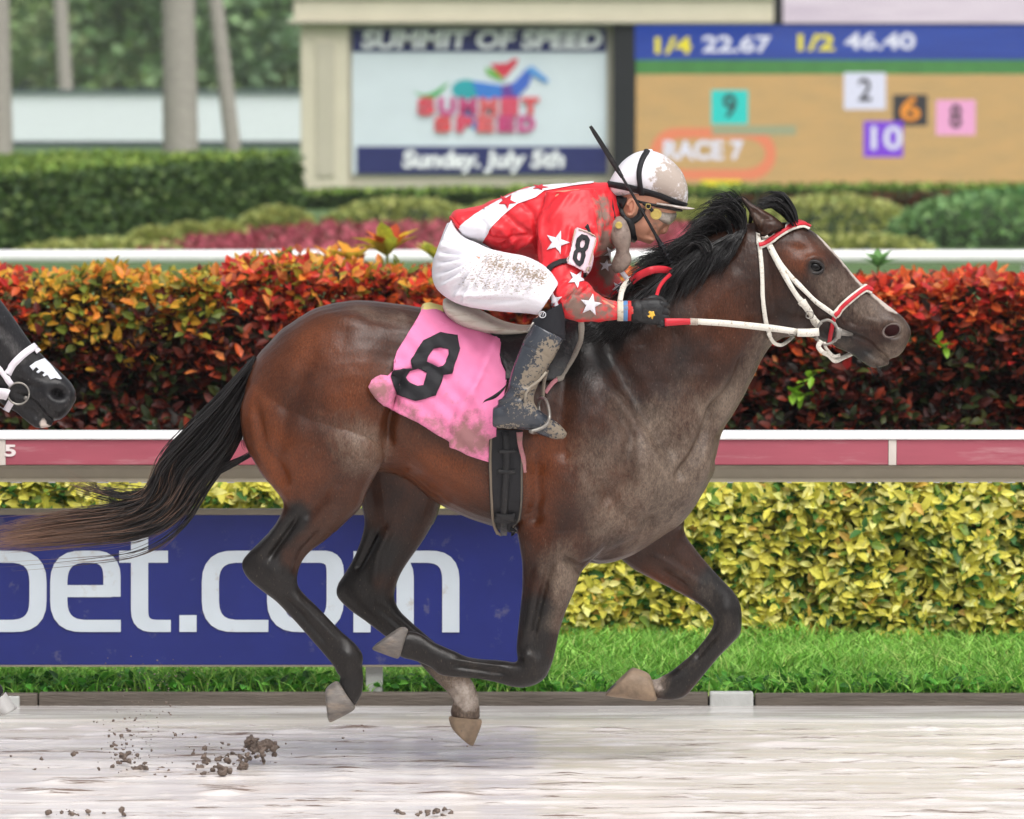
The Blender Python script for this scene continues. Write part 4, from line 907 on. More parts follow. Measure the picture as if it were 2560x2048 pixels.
# fine skin folds at the flank and below the throat
nr = normals(me); c2 = co.copy(); c2[:, 1] = -np.abs(c2[:, 1]); u, v = proj(c2)
fl = np.exp(-((u - 985) / 42) ** 2 - ((v - 1075) / 75) ** 2) * np.sin((u - .25 * v) * .75) * .0022 * (co[:, 1] < 0)
big = (vnoise(u / 60, v / 60, 1) - .5) * .006 + (vnoise(u / 26 + 9, v / 26, 2) - .5) * .0028
body_part = (v < 1330) & (u < 1900)
co = co + nr * (fl + big * body_part)[:, None]; co = smooth_np(co, ed, 1); me.vertices.foreach_set('co', co.ravel()); me.update()
warm = field(co, [(640, 1080, 80, 150, -15, .8), (720, 1180, 90, 90, 0, .6), (1000, 1000, 500, 300, 0, .25), (760, 870, 130, 60, -25, .45), (1120, 1190, 130, 60, 20, .75), (1335, 1240, 55, 130, 0, .6), (1370, 1130, 70, 60, 0, .5), (2010, 640, 60, 40, 0, .8), (1800, 800, 80, 90, 0, .35), (880, 960, 120, 80, 0, .55), (1560, 1250, 60, 90, 0, .3), (1650, 1480, 90, 40, 30, .5)])
near = co[:, 1] < .03; far = ~near
dark_n = field(co, [([(745, 1290), (640, 1385), (620, 1420)], 48, .75), ([(610, 1410), (690, 1460), (800, 1570), (870, 1650), (880, 1740)], 62, 1.0), ([(1345, 1540), (1335, 1640), (1330, 1690), (1180, 1670), (1010, 1610)], 58, .95), ([(1420, 830), (1500, 860), (1560, 800), (1640, 730), (1740, 640)], 62, .8), (1350, 880, 110, 90, 0, .75), (1480, 980, 110, 120, 0, .45), ([(1730, 840), (1700, 930), (1640, 1020)], 60, .42), (1300, 1090, 40, 60, 0, .4), (820, 1140, 60, 40, 30, .35), (2150, 890, 60, 30, 20, .8), (2040, 668, 32, 28, 0, .8), (2165, 800, 90, 60, 40, .25), (900, 780, 220, 36, 0, .35), (1860, 520, 16, 30, -35, .8), (2090, 840, 60, 25, 0, .6), (1985, 800, 60, 40, 0, .4)])  # withers dabs: dark coat plus painted shadow under the rider's hand and arm
dark_f = field(co, [([(900, 1390), (880, 1450), (880, 1500), (990, 1590), (1080, 1670)], 66, 1.0), (1000, 1400, 60, 70, 0, .6), ([(1800, 1480), (1820, 1560), (1740, 1670), (1690, 1720)], 62, 1.0), (1000, 1220, 140, 90, 0, .35)])
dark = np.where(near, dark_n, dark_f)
mud_n = field(co, [([(1935, 880), (1880, 980), (1820, 1080)], 66, 1.0), ([(1800, 1080), (1745, 1200), (1640, 1320)], 92, .95), (1580, 1290, 130, 90, -20, .85), (1590, 1050, 80, 130, -20, .5), (1500, 1180, 80, 100, 0, .5), (1400, 1430, 60, 80, 0, .75), ([(1420, 1440), (1390, 1560)], 28, .5), (905, 1130, 80, 70, 0, .75), (850, 1050, 80, 60, 0, .35), (960, 790, 130, 24, 12, .5), (2105, 730, 55, 100, -42, .8), (2060, 600, 50, 26, 30, .5), (2235, 885, 45, 26, 20, .85), (2190, 905, 40, 24, 0, .6), (2255, 835, 26, 36, 0, .5), ([(2195, 770), (2230, 800)], 30, .4), (1120, 1180, 40, 20, 0, .2), (2100, 860, 40, 22, 0, .5), (1890, 545, 24, 40, -55, .45), ([(1340, 1560), (1330, 1690), (1150, 1665)], 40, .26), ([(690, 1450), (800, 1570), (870, 1700)], 36, .2), (1700, 1000, 60, 160, 25, .35), (1450, 1120, 60, 120, 0, .25), (1650, 1120, 60, 90, 0, .5), (2140, 800, 70, 60, 40, .12)])
mud_f = field(co, [([(1760, 1470), (1830, 1560), (1730, 1680)], 40, .28), ([(900, 1480), (1000, 1590)], 40, .22), (1160, 1760, 60, 70, 0, 1.0), ([(1100, 1700), (1180, 1770)], 46, .9), (1640, 1715, 40, 50, 0, 1.0), (1700, 1450, 80, 30, 35, .3)])
white = field(co, [([(2052, 588), (2098, 638), (2150, 700), (2200, 746), (2234, 778)], 13, .82), (2072, 612, 18, 22, -40, .35), (2215, 768, 20, 20, 40, .3)], True) * np.clip((.05 - np.abs(co[:, 1])) / .03, 0, 1)
white = np.where(far, np.maximum(white, field(co, [(1642, 718, 30, 45, 0, .0), (1642, 1720, 40, 52, 0, .46), (1168, 1765, 60, 54, 0, .3), ([(1110, 1712), (1170, 1770)], 34, .3)])), white)
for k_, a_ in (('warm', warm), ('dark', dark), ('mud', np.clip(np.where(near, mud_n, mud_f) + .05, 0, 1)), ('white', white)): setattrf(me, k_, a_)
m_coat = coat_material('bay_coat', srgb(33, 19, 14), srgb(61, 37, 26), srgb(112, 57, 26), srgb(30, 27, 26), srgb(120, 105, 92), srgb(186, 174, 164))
bay = thing('race_horse', 'bay racehorse with white blaze galloping with pink number cloth', 'horse', (P(1250, 1800, 0).x, 0, 0))
horse = finish(me, 'body', m_coat, bay)
HB = bvh_of(horse)
# eyes
m_lid = M('eyelid_skin', srgb(30, 25, 24), rough=.45, var=.2, vscale=50, bump=.3)
m_eye = M('dark_eye', srgb(10, 8, 8), rough=.08, spec=.25, var=0)
for s in (-1, 1):
    e = hit(HB, 2037, 668); g = Geo().ball((e.x, s * (abs(e.y) - .004), e.z), (.027, .019, .0205), 20, 12); g.obj('eye', m_eye, bay)
    for sg, rr_ in ((1, .0062), (-1, .005)):
        pts_ = [(e.x + .031 * math.cos(a) - .002, s * (abs(e.y) + .004 + .008 * math.sin(a)), e.z - .003 * math.cos(a) + sg * .0215 * math.sin(a)) for a in np.linspace(-.1, math.pi + .1, 15)]
        Geo().tube(pts_, rr_, 8).obj('eyelid', m_lid, bay)
m_rim = M('muzzle_skin', srgb(96, 84, 78), rough=.5, var=.2, vscale=40, bump=.3)
m_nost = M('nostril_lining', srgb(40, 17, 17), spec=.08, rough=.7, var=.3, vscale=60)
for s in (-1, 1):
    yr_ = np.mean([abs(hit(HB, 2229 + 25 * math.cos(a), 827 + 19 * math.sin(a)).y) for a in np.linspace(0, 6.1, 12)]); e = P(2229, 827, -yr_); rot = Matrix.Rotation(math.radians(-25), 3, 'Y'); g = Geo().ball((0, 0, 0), (.031, .010, .0215), 22, 12)
    g.v = [tuple(rot @ Vector(q) + Vector((e.x, s * (yr_ - .006), e.z))) for q in g.v]; g.obj('nostril', m_nost, bay)
    rim = []
    for a in np.linspace(0, 6.2832, 33):
        q = rot @ Vector((.032 * math.cos(a), 0, .0225 * math.sin(a))) + Vector((e.x, 0, e.z)); h_ = HB.ray_cast(Vector((q.x, -.3, q.z)), Vector((0, 1, 0))); rim.append((q.x, s * (abs(h_[0].y) if h_[0] else yr_), q.z))
    Geo().tube(rim, .0042, 8).obj('nostril_rim', m_rim, bay)
# hooves
m_hoof = M('horn', srgb(112, 106, 101), rough=.5, var=.4, vscale=14, stretch=(1, 1, 3), bump=.35, bscale=50, mud=(16, .5, .8), mudcol=srgb(150, 134, 118))
m_hooftan = M('tan_horn', srgb(140, 120, 100), rough=.55, var=.45, vscale=14, bump=.35, bscale=50, mud=(12, .5, .8), mudcol=srgb(150, 128, 104))
for nm, secs in HOOVES.items():
    mh, ch, eh = remesh(Geo().loft(secs, 26, 5, 2.05), .0045, 2)
    for _ in range(26): ch = smooth_np(ch, eh, 1, .5)
    cm_ = ch.mean(0); ch = cm_ + (ch - cm_) * 1.1; mh.vertices.foreach_set('co', ch.ravel()); mh.update(); o = finish(mh, 'hoof', m_hooftan if nm[-1] == 'F' else m_hoof, bay)
    sub = Geo().loft([secs[-1], tuple(np.array(secs[-1]) + (np.array(secs[-1]) - np.array(secs[-2])) * np.array([.06, .06, .06, .06, 0, 0]))], 26, 1) if False else Geo().loft([(*((np.array(secs[-1][:2]) * .86 + np.array(secs[-1][2:4]) * .14)), *((np.array(secs[-1][2:4]) * .86 + np.array(secs[-1][:2]) * .14)), .036, secs[-1][5]), tuple(np.array((*((np.array(secs[-1][:2]) * .86 + np.array(secs[-1][2:4]) * .14)), *((np.array(secs[-1][2:4]) * .86 + np.array(secs[-1][:2]) * .14)), .036, secs[-1][5])) + (np.array(secs[-1]) - np.array(secs[-2])) * np.array([.05, .05, .05, .05, 0, 0]))], 26, 1).obj('horseshoe', M('shoe_metal', srgb(120, 118, 116), rough=.4, metal=.6), o)
# ------------------------------------------------------------------ hair
def hairmat(name, root, tip):
    m, t, b = newmat(name); a = attr(t, 'along').outputs['Fac']; s = attr(t, 'shade').outputs['Fac']
    c = mixc(t, ramp(t, a, .8, 1.02), root, tip); h = N(t, 'HueSaturation'); t.links.new(c, h.inputs['Color']); t.links.new(s, h.inputs['Value']); t.links.new(h.outputs[0], b.inputs['Base Color'])
    b.inputs['Roughness'].default_value = .38; b.inputs['Specular IOR Level'].default_value = .4; return m
def strands(name, paths, mat, parent, width, shade=None):
    """paths: list of (k,3) arrays; each becomes a tapered flat-triangular hair lock"""
    co = []; f = []; al = []; sh = []; o = 0
    for j, p in enumerate(paths):
        n = len(p); t = np.gradient(p, axis=0); t /= np.linalg.norm(t, axis=1)[:, None] + 1e-9
        a = np.cross(t, (0, 1, .15)); a /= np.linalg.norm(a, axis=1)[:, None] + 1e-9; b = np.cross(t, a)
        s = np.linspace(0, 1, n); w_ = (width[j] if hasattr(width, '__len__') else width) * np.clip(1.25 - s ** 2.2 * 1.15, .08, 1)
        r3 = np.stack([p + a * w_[:, None], p - a * w_[:, None] * .5 + b * w_[:, None] * .8, p - a * w_[:, None] * .5 - b * w_[:, None] * .8], 1).reshape(-1, 3)
        i = np.arange(n - 1)[:, None] * 3
        for e in range(3): f.append(np.concatenate([i + e, i + (e + 1) % 3, i + 3 + (e + 1) % 3, i + 3 + e], 1) + o)
        co.append(r3); al.append(np.repeat(s, 3)); sh.append(np.full(n * 3, shade[j] if shade is not None else 1.0)); o += n * 3
    return fastmesh(name, np.concatenate(co), np.concatenate(f), mat, parent, True, {'along': np.concatenate(al), 'shade': np.concatenate(sh)})
def guided(guides, n, rng, spread, ydep, k=5, wav=4.0, lenvar=.25, Yfun=None):
    """locks between ordered guide paths (photo px); ydep: (near, far) depth at root and tip"""
    G = [catmull(g, k) for g in guides]; m = min(map(len, G)); G = np.array([np.stack([np.interp(np.linspace(0, 1, m), np.linspace(0, 1, len(g)), g[:, i]) for i in (0, 1)], 1) for g in G])
    out = []
    ncl = max(1, n // 13); cq = rng.random(ncl); co_ = rng.normal(0, spread, (ncl, 2)); cp = rng.uniform(0, 6.28, (ncl, 2)); cf = rng.uniform(3, 7, (ncl, 2)); cy_ = rng.normal(0, 1, (ncl, 2))
    for j in range(n):
        cI = rng.integers(ncl); q = np.clip(cq[cI] + rng.normal(0, .018), 0, .9999) * (len(G) - 1); i = min(int(q), len(G) - 2); fr = q - i; p = G[i] * (1 - fr) + G[i + 1] * fr
        s = np.linspace(0, 1, m); L = 1 - lenvar * rng.random() ** 1.5; ss = s * L; p = np.stack([np.interp(ss, s, p[:, e]) for e in (0, 1)], 1)
        ph = cp[cI] + rng.normal(0, .3, 2); fq = cf[cI] + rng.normal(0, .4, 2); off = co_[cI] + rng.normal(0, spread * .5, 2)
        p = p + (np.stack([np.sin(s * rng.uniform(9, 22) + rng.uniform(0, 6)), np.sin(s * rng.uniform(9, 22) + rng.uniform(0, 6))], 1) * rng.uniform(.5, 3.2)) * s[:, None] + off * (.3 + s[:, None] * 1.1) + np.stack([np.sin(s * fq[0] + ph[0]), np.sin(s * fq[1] + ph[1])], 1) * wav * s[:, None]
        y0 = (cy_[cI, 0] + rng.normal(0, .35)) * ydep[0]; y1 = (cy_[cI, 1] + rng.normal(0, .35)) * ydep[1]; Y = y0 + (y1 - y0) * s
        if Yfun: out.append(np.array([tuple(Yfun(a, b, yy, e)) for (a, b), yy, e in zip(p, Y, s)]))
        else: out.append(np.array([tuple(P(a, b, yy)) for (a, b), yy in zip(p, Y)]))
    return out
rh = np.random.default_rng(17)
m_tail = hairmat('tail_hair', srgb(30, 27, 27), srgb(138, 104, 84)); m_mane = hairmat('mane_hair', srgb(19, 17, 18), srgb(30, 26, 26))
TG = [[(636, 893), (568, 968), (488, 1050), (415, 1135), (372, 1230), (300, 1268), (170, 1290), (10, 1318)], [(638, 905), (580, 985), (505, 1075), (430, 1160), (390, 1250), (310, 1285), (160, 1308), (-20, 1335)],
      [(634, 925), (592, 1010), (530, 1100), (455, 1185), (410, 1265), (325, 1306), (170, 1328), (-30, 1352)], [(630, 945), (602, 1030), (556, 1110), (478, 1200), (424, 1280), (335, 1326), (180, 1345), (-30, 1366)],
      [(626, 965), (606, 1045), (572, 1115), (500, 1212), (440, 1292), (345, 1342), (200, 1358), (-20, 1374)]]
tp = guided(TG, 1550, rh, 5.5, (.022, .05), 6, 6, .5) + guided(TG, 350, rh, 11, (.03, .07), 6, 12, .55)
tp += guided([[(628, 950), (606, 1010), (590, 1060), (560, 1100), (545, 1120)], [(622, 990), (606, 1050), (606, 1090), (618, 1120), (635, 1128)]], 150, rh, 5, (.02, .03), 6, 6, .5)
tp += guided([[(450, 1150), (400, 1210), (330, 1235), (250, 1222), (160, 1195)], [(440, 1200), (390, 1245), (320, 1262), (240, 1245), (165, 1220)]], 90, rh, 5, (.02, .04), 6, 6, .3)
tp += guided([[(610, 1120), (520, 1165), (420, 1165), (320, 1140), (280, 1160)], [(640, 1140), (540, 1200), (430, 1260), (300, 1290), (120, 1250)], [(560, 1150), (440, 1185), (300, 1188), (200, 1150), (164, 1104)]], 46, rh, 8, (.03, .05), 6, 8, .3)
wd = np.concatenate([rh.uniform(.0012, .0034, 1900), rh.uniform(.0008, .0018, len(tp) - 1900)])
strands('tail', tp, m_tail, bay, wd, rh.uniform(.6, 1.7, len(tp)))
MG = [[(1866, 572), (1856, 526), (1818, 500), (1768, 514)], [(1850, 585), (1836, 540), (1798, 512), (1742, 552)], [(1828, 598), (1812, 556), (1776, 545), (1716, 592)], [(1803, 612), (1786, 578), (1742, 584), (1684, 640)], [(1772, 628), (1750, 600), (1706, 618), (1640, 668)], [(1738, 645), (1712, 622), (1660, 630), (1590, 655)], [(1700, 668), (1672, 650), (1626, 656), (1572, 690)], [(1660, 695), (1636, 680), (1596, 690), (1552, 730)], [(1618, 725), (1590, 715), (1556, 745), (1530, 795)], [(1578, 755), (1556, 755), (1530, 790), (1515, 835)]]
mp = guided(MG, 1300, rh, 8, (.03, .05), 6, 6, .4)
def onneck(a, b, y, e):
    q = hit(HB, a, b, 0); return q + Vector((0, -.006 - .02 * math.sin(e * 3.1) - abs(y), 0))
NG = [[(1866, 570), (1848, 590), (1828, 625), (1800, 668)], [(1838, 585), (1800, 618), (1770, 665), (1738, 722)], [(1790, 605), (1745, 640), (1706, 705), (1672, 765)], [(1730, 640), (1680, 680), (1640, 740), (1606, 800)], [(1670, 685), (1622, 730), (1586, 785), (1560, 838)], [(1610, 730), (1570, 775), (1536, 820), (1500, 850)], [(1560, 760), (1510, 800), (1470, 830), (1430, 840)]]
mp += guided(NG, 1200, rh, 8, (.01, .012), 6, 6, .45, onneck)
mp += guided(MG, 110, rh, 11, (.05, .09), 6, 10, .3)
mp += guided([[(1690, 700), (1660, 665), (1620, 645), (1590, 668)], [(1700, 700), (1672, 655), (1640, 632), (1616, 636)], [(1705, 690), (1690, 650), (1664, 628), (1645, 630)]], 60, rh, 5, (.05, .05), 6, 4, .4)
strands('mane', mp, m_mane, bay, rh.uniform(.0011, .003, len(mp)), rh.uniform(.6, 1.8, len(mp)))
fp = guided([[(1998, 566), (1982, 520), (1950, 492), (1900, 498)], [(1990, 566), (1968, 525), (1938, 503), (1892, 512)], [(1978, 562), (1950, 532), (1926, 520), (1890, 528)]], 260, rh, 4, (.03, .04), 6, 3, .4)
strands('forelock', fp, m_mane, bay, .0026, rh.uniform(.6, 1.8, len(fp)))
# whiskers
wp = guided([[(2170, 915), (2180, 930), (2186, 940)], [(2225, 908), (2232, 920), (2238, 926)]], 26, rh, 6, (.03, .03), 4, 2, .4)
strands('whiskers', wp, m_mane, bay, .0006)
# ------------------------------------------------------------------ black horse behind
TIP = np.array((2277., 826.)); NT = np.array((191., 988.)); TH = math.radians(5.5)
def tf_head(x, y):
    d = np.array((x, y)) - TIP; c, s = math.cos(TH), math.sin(TH); return tuple(NT + np.array((c * d[0] - s * d[1], s * d[0] + c * d[1])) * .97)
def tf_body(x, y): return (x - 2085, y + 62)
def tf_neck(x, y):
    w_ = np.clip((x - 1500) / 380, 0, 1); a, b = np.array(tf_head(x, y)), np.array(tf_body(x, y)); return tuple(a * w_ + b * (1 - w_))
def tfsel(nm): return {'HEAD': tf_head, 'CHIN': tf_head, 'EARS': tf_head, 'NECK': tf_neck}.get(nm, tf_body)
BL = {k_: v_ for k_, v_ in BAY.items() if k_ != 'FOREN'}
# its near foreleg reaches forward, hoof just inside the picture; coordinates are given before the body shift
reach = [(-760, 1240, -520, 1180, .1, -.14), (-700, 1370, -480, 1280, .09, NF), (-560, 1450, -440, 1350, .068, NF), (-430, 1520, -350, 1430, .055, NF), (-320, 1575, -262, 1495, .05, NF), (-270, 1608, -212, 1530, .05, NF), (-220, 1632, -176, 1560, .045, NF), (-160, 1665, -122, 1606, .034, NF), (-100, 1702, -64, 1648, .034, NF), (-72, 1726, -32, 1672, .038, NF), (-50, 1746, -14, 1696, .034, NF), (-34, 1764, 4, 1714, .036, NF), (-22, 1776, 10, 1730, .038, NF)]
BL['REACH'] = [(a + 2085, b - 62, c + 2085, d - 62, e, f_) for a, b, c, d, e, f_ in reach]
me2, co2, ed2 = remesh(horse_geo(BL, tfsel), .0085, 5)
def tfb(b):
    if b[0] == 'b': x, y = tf_head(b[1], b[2]); return ('b', x, y, b[3], b[4], b[5], b[6], b[7])
    return ('l', [tf_head(*q) for q in b[1]], *b[2:])
co2 = sculpt(me2, co2, [tfb(b) for b in HEADB])
z = np.zeros(len(co2)); setattrf(me2, 'warm', z); setattrf(me2, 'dark', z + 1)
setattrf(me2, 'mud', field(co2, [(40, 860, 60, 100, 40, .22), (180, 1020, 30, 50, 0, .35), (90, 1050, 40, 40, 0, .35), ([(-40, 780), (60, 900)], 16, .3)])); setattrf(me2, 'white', field(co2, [([(152, 1062), (126, 1071), (110, 1068)], 7, .8), (108, 1058, 10, 14, 0, .8)]))
m_coat2 = coat_material('black_coat', srgb(30, 29, 30), srgb(40, 39, 40), srgb(40, 36, 34), srgb(30, 29, 31), srgb(128, 124, 122), srgb(206, 192, 182))
blk = thing('race_horse', 'black racehorse with white bridle, only its muzzle in view', 'horse', (P(-900, 1800, 0).x, 0, 0))
bhorse = finish(me2, 'body', m_coat2, blk)
BB = bvh_of(bhorse)
for nm, secs in list(HOOVES.items()) + [('REACH', None)]:
    if nm == 'FOREN': continue
    if nm == 'REACH': secs = [(-24, 1780, 14, 1730, .04, NF), (-14, 1786, 22, 1743, .045, NF), (4, 1789, 42, 1771, .055, NF)]; g = Geo().loft(secs, 26, 5, 2.05)
    else: g = Geo().loft([tuple(q) for q in secs], 20, 4, 2.05, tf=tf_body)
    g.obj('hoof', M('grey_horn', srgb(170, 168, 166), rough=.5, var=.25, bump=.3), blk)
ex, ey = tf_head(2037, 668)
for s in (-1, 1):
    e = P(ex, ey, 0); Geo().ball((e.x, s * .1, e.z), (.0225, .017, .0165), 16, 10).obj('eye', m_eye, blk)
# ================================================================== TACK
m_pink = M('pink_cloth', srgb(238, 132, 178), rough=.75, var=.06, vscale=10, bump=.15, bscale=160, mud=(26, .46, .80), mudcol=srgb(150, 104, 106), mudattr=True)
m_blk = M('black_cloth', srgb(30, 30, 34), rough=.7, var=.15, bump=.15, bscale=160, mud=(60, .68, .76), mudcol=srgb(90, 86, 84))
m_blkl = M('black_leather', srgb(26, 26, 29), rough=.4, var=.2, vscale=20, bump=.3, bscale=70, mud=(40, .6, .74), mudcol=srgb(96, 88, 80))
m_cream_l = M('white_leather', srgb(222, 217, 206), rough=.45, var=.08, vscale=30, bump=.15, bscale=120, mud=(85, .56, .72), mudcol=srgb(140, 118, 92))
m_redl = M('red_leather', srgb(196, 36, 50), rough=.45, var=.12, vscale=20, mud=(60, .64, .8), mudcol=srgb(150, 96, 92))
m_steel = M('dull_steel', srgb(150, 146, 140), rough=.35, var=.2, vscale=30, metal=.7, mud=(40, .5, .8))
m_gold = M('gold_metal', srgb(214, 190, 110), rough=.3, metal=.6, var=.1)
cl = lambda pts, s=2.6133, ox=880, oy=700: [(ox + x / s, oy + y / s) for x, y in pts]
# saddle cloth
clothO = cl([(480, 150), (455, 205), (430, 260), (390, 320), (350, 380), (318, 425), (290, 470), (272, 535), (262, 600), (230, 630), (180, 625), (140, 642), (118, 662), (100, 700), (112, 725), (150, 772), (200, 820), (270, 850), (350, 890), (425, 925), (500, 970), (570, 1010), (642, 1050), (645, 1082), (700, 1110), (760, 1140), (830, 1165), (890, 1185), (893, 1110), (896, 1040), (942, 1022), (940, 985), (945, 900), (985, 780), (1005, 660), (1000, 610), (970, 560), (955, 510), (962, 460), (970, 400), (850, 340), (760, 290), (700, 240), (640, 190), (600, 140)])
seam = cl([(920, 430), (865, 540), (820, 650), (760, 760), (705, 860), (675, 960), (648, 1080)])
def cloth_fn(x, y):
    u = np.array([x]); v = np.array([y]); ds, _ = segdist(u, v, seam); d = .016 * math.exp(-(ds[0] / 9) ** 2)
    side = 1 if x > np.interp(y, [s[1] for s in seam], [s[0] for s in seam]) else 0
    d += .008 * side
    dc = math.hypot((x - 938) / 34, (y - 965) / 26); d += .02 * math.exp(-dc * dc)                       # rear corner curls away
    ds2, _ = segdist(u, v, [(978, 925), (1030, 915), (1085, 898), (1120, 930)]); d += .012 * math.exp(-(ds2[0] / 9) ** 2) - .006 * math.exp(-((ds2[0] - 18) / 9) ** 2)
    d += .004 * math.sin(x * .06 + y * .045) * (1 if y > 850 else .3) + .003 * math.sin((x - y) * .11)
    ds3, _ = segdist(u, v, [(1190, 990), (1205, 1040), (1230, 1075)]); d += .01 * math.exp(-(ds3[0] / 7) ** 2)
    ds4, _ = segdist(u, v, [(1100, 860), (1150, 940), (1180, 990)]); d += .006 * math.exp(-(ds4[0] / 12) ** 2)
    return d * 1.1
pad = Geo().loft([(1112, 766, 1108, 790, .08, 0), (1090, 760, 1085, 800, .09, 0), (1072, 756, 1068, 800, .09, 0), (1058, 760, 1057, 790, .085, 0), (1053, 768, 1052, 784, .07, 0)], 22, 4, 2.3).obj('sponge_pad', M('yellow_sponge', srgb(230, 214, 140), rough=.9, bump=.3), None)
tag(pad, 'pale yellow sponge pad peeping out behind the saddle cloth', 'pad')
cloth = patch('saddle_cloth', [clothO], HB, m_pink, None, .016, 7, .002, -.2, cloth_fn, 5)
tag(cloth, 'pink saddle cloth with a large black number 8, muddy along its lower edge', 'saddle cloth')
co_ = np.empty(len(cloth.data.vertices) * 3); cloth.data.vertices.foreach_get('co', co_)
setattrf(cloth.data, 'mud', field(co_.reshape(-1, 3), [([(920, 985), (1010, 1040), (1120, 1095), (1230, 1130)], 42, .62), (1185, 1070, 60, 60, 0, .6), (1150, 980, 60, 40, 0, .25), (960, 960, 50, 40, 0, .4)], False) + .1)
CB = bvh_of(cloth)
n8o = cl([(575, 347), (690, 365), (705, 450), (682, 520), (665, 570), (650, 610), (602, 616), (585, 665), (548, 752), (480, 775), (415, 792), (340, 768), (290, 745), (268, 690), (250, 630), (270, 590), (330, 580), (392, 574), (386, 532), (425, 460), (465, 400)])
n8a = cl([(530, 452), (575, 442), (630, 455), (635, 490), (612, 540), (596, 562), (570, 568), (530, 548), (490, 530), (508, 490)])
n8b = cl([(355, 640), (380, 592), (430, 577), (492, 612), (482, 650), (468, 690), (430, 695), (380, 672)])
num = patch('numeral', [n8o, n8a, n8b], CB, m_blk, cloth, .006, 7, .002, -.2)
# saddle
saddle = thing('racing_saddle', 'small black and cream racing saddle with girth and stirrup', 'saddle', (P(1250, 830).x, 0, P(1250, 830).z))
m_seat = M('cream_saddle_leather', srgb(214, 207, 194), rough=.5, var=.12, vscale=12, stretch=(.4, 1, 3), bump=.25, bscale=60, mud=(30, .52, .78), mudcol=srgb(168, 150, 128))
g = Geo().loft([(1108, 750, 1108, 768, .13, 0), (1116, 746, 1116, 786, .165, 0), (1136, 750, 1136, 806, .178, 0), (1163, 757, 1163, 822, .182, 0), (1205, 778, 1205, 833, .175, 0), (1250, 800, 1250, 838, .16, 0), (1295, 812, 1295, 836, .14, 0), (1335, 812, 1335, 832, .12, 0), (1380, 800, 1380, 822, .1, 0), (1420, 792, 1420, 812, .07, 0)], 26, 5, 2.6)
g.obj('seat', m_seat, saddle)
flap = patch('flap', [[(1196, 828), (1250, 834), (1300, 822), (1345, 800), (1452, 806), (1450, 850), (1440, 885), (1425, 916), (1403, 948), (1380, 953), (1320, 960), (1262, 955), (1262, 930), (1245, 895), (1247, 857)]], HB, m_blkl, saddle, .022, 12, .006, -.2, None, 3)
strap('flap_edge', [(1453, 806), (1452, 850), (1442, 885), (1426, 915), (1403, 946), (1388, 952)], 13, M('muddy_edge', srgb(134, 126, 116), rough=.7, bump=.3), saddle, HB, None, .032, .004)
girth = patch('girth', [[(1226, 1075), (1305, 1075), (1306, 1160), (1308, 1236), (1303, 1290), (1292, 1326), (1268, 1332), (1246, 1322), (1234, 1300), (1227, 1274), (1223, 1217), (1221, 1152), (1222, 1098)]], HB, m_blk, saddle, .014, 9, .006, -.2, None, 2)
strap('girth_strap', [(1263, 1080), (1266, 1140), (1264, 1200), (1262, 1260), (1263, 1324)], 16, m_blkl, saddle, HB, None, .026, .005)
strap('girth_edge', [(1228, 1090), (1225, 1150), (1228, 1217), (1232, 1274), (1242, 1312), (1258, 1328)], 6, M('tan_edge', srgb(120, 108, 94), rough=.7), saddle, HB, None, .022, .004)
strap('girth_edge', [(1302, 1090), (1303, 1160), (1304, 1236), (1299, 1290), (1288, 1322)], 4, M('tan_edge', srgb(96, 90, 82), rough=.7), saddle, HB, None, .022, .004)
strap('keeper', [(1240, 1282), (1263, 1286), (1290, 1284)], 20, m_blkl, saddle, HB, None, .03, .004)
for x, y in ((1251, 1126), (1283, 1126), (1249, 1175), (1282, 1177)):
    q = hit(HB, x, y, .024); Geo().ball(q, (.006, .004, .006), 10, 6).obj('rivet', m_gold, saddle)
strap('keeper', [(1245, 1126), (1267, 1127), (1289, 1126)], 9, m_blkl, saddle, HB, None, .028, .003); strap('keeper', [(1243, 1175), (1266, 1177), (1288, 1177)], 9, m_blkl, saddle, HB, None, .028, .003)
strap('pink_strip', [(1298, 1080), (1299, 1110), (1306, 1145), (1311, 1180)], [16, 12, 9, 5], M('muddy_pink', srgb(186, 122, 130), rough=.7, mud=(40, .4, .7)), saddle, HB, None, .024, .003)
strap('pink_strip', [(1362, 985), (1375, 965), (1390, 950)], 9, M('muddy_pink', srgb(186, 122, 130), rough=.7), saddle, HB, None, .03, .003)
YL = -.385
strap('stirrup_leather', [(1368, 925), (1360, 955), (1357, 995)], 9, M('muddy_leather', srgb(112, 104, 94), rough=.6, mud=(40, .4, .7)), saddle, None, [YL + .03, YL + .045, YL + .05], 0, .004)
Geo().tube([tuple(P(x, y, Y_)) for x, y, Y_ in [(q[0], q[1], yy) for q, yy in zip(catmull([(1346, 1012), (1352, 996), (1362, 998), (1369, 1012), (1373, 1030), (1373, 1048), (1366, 1062), (1350, 1072), (1326, 1079)], 5), np.interp(np.linspace(0, 1, 41), [0, .2, .6, 1], [YL + .07, YL + .03, YL - .05, YL - .062]))]], .0062, 8).obj('stirrup_iron', m_steel, saddle)
Geo().tube([tuple(P(x, y, Y_)) for x, y, Y_ in ((1326, 1079, YL - .06), (1332, 1082, YL), (1346, 1082, YL + .06), (1350, 1050, YL + .075), (1346, 1012, YL + .07))], .006, 8).obj('stirrup_iron', m_steel, saddle)
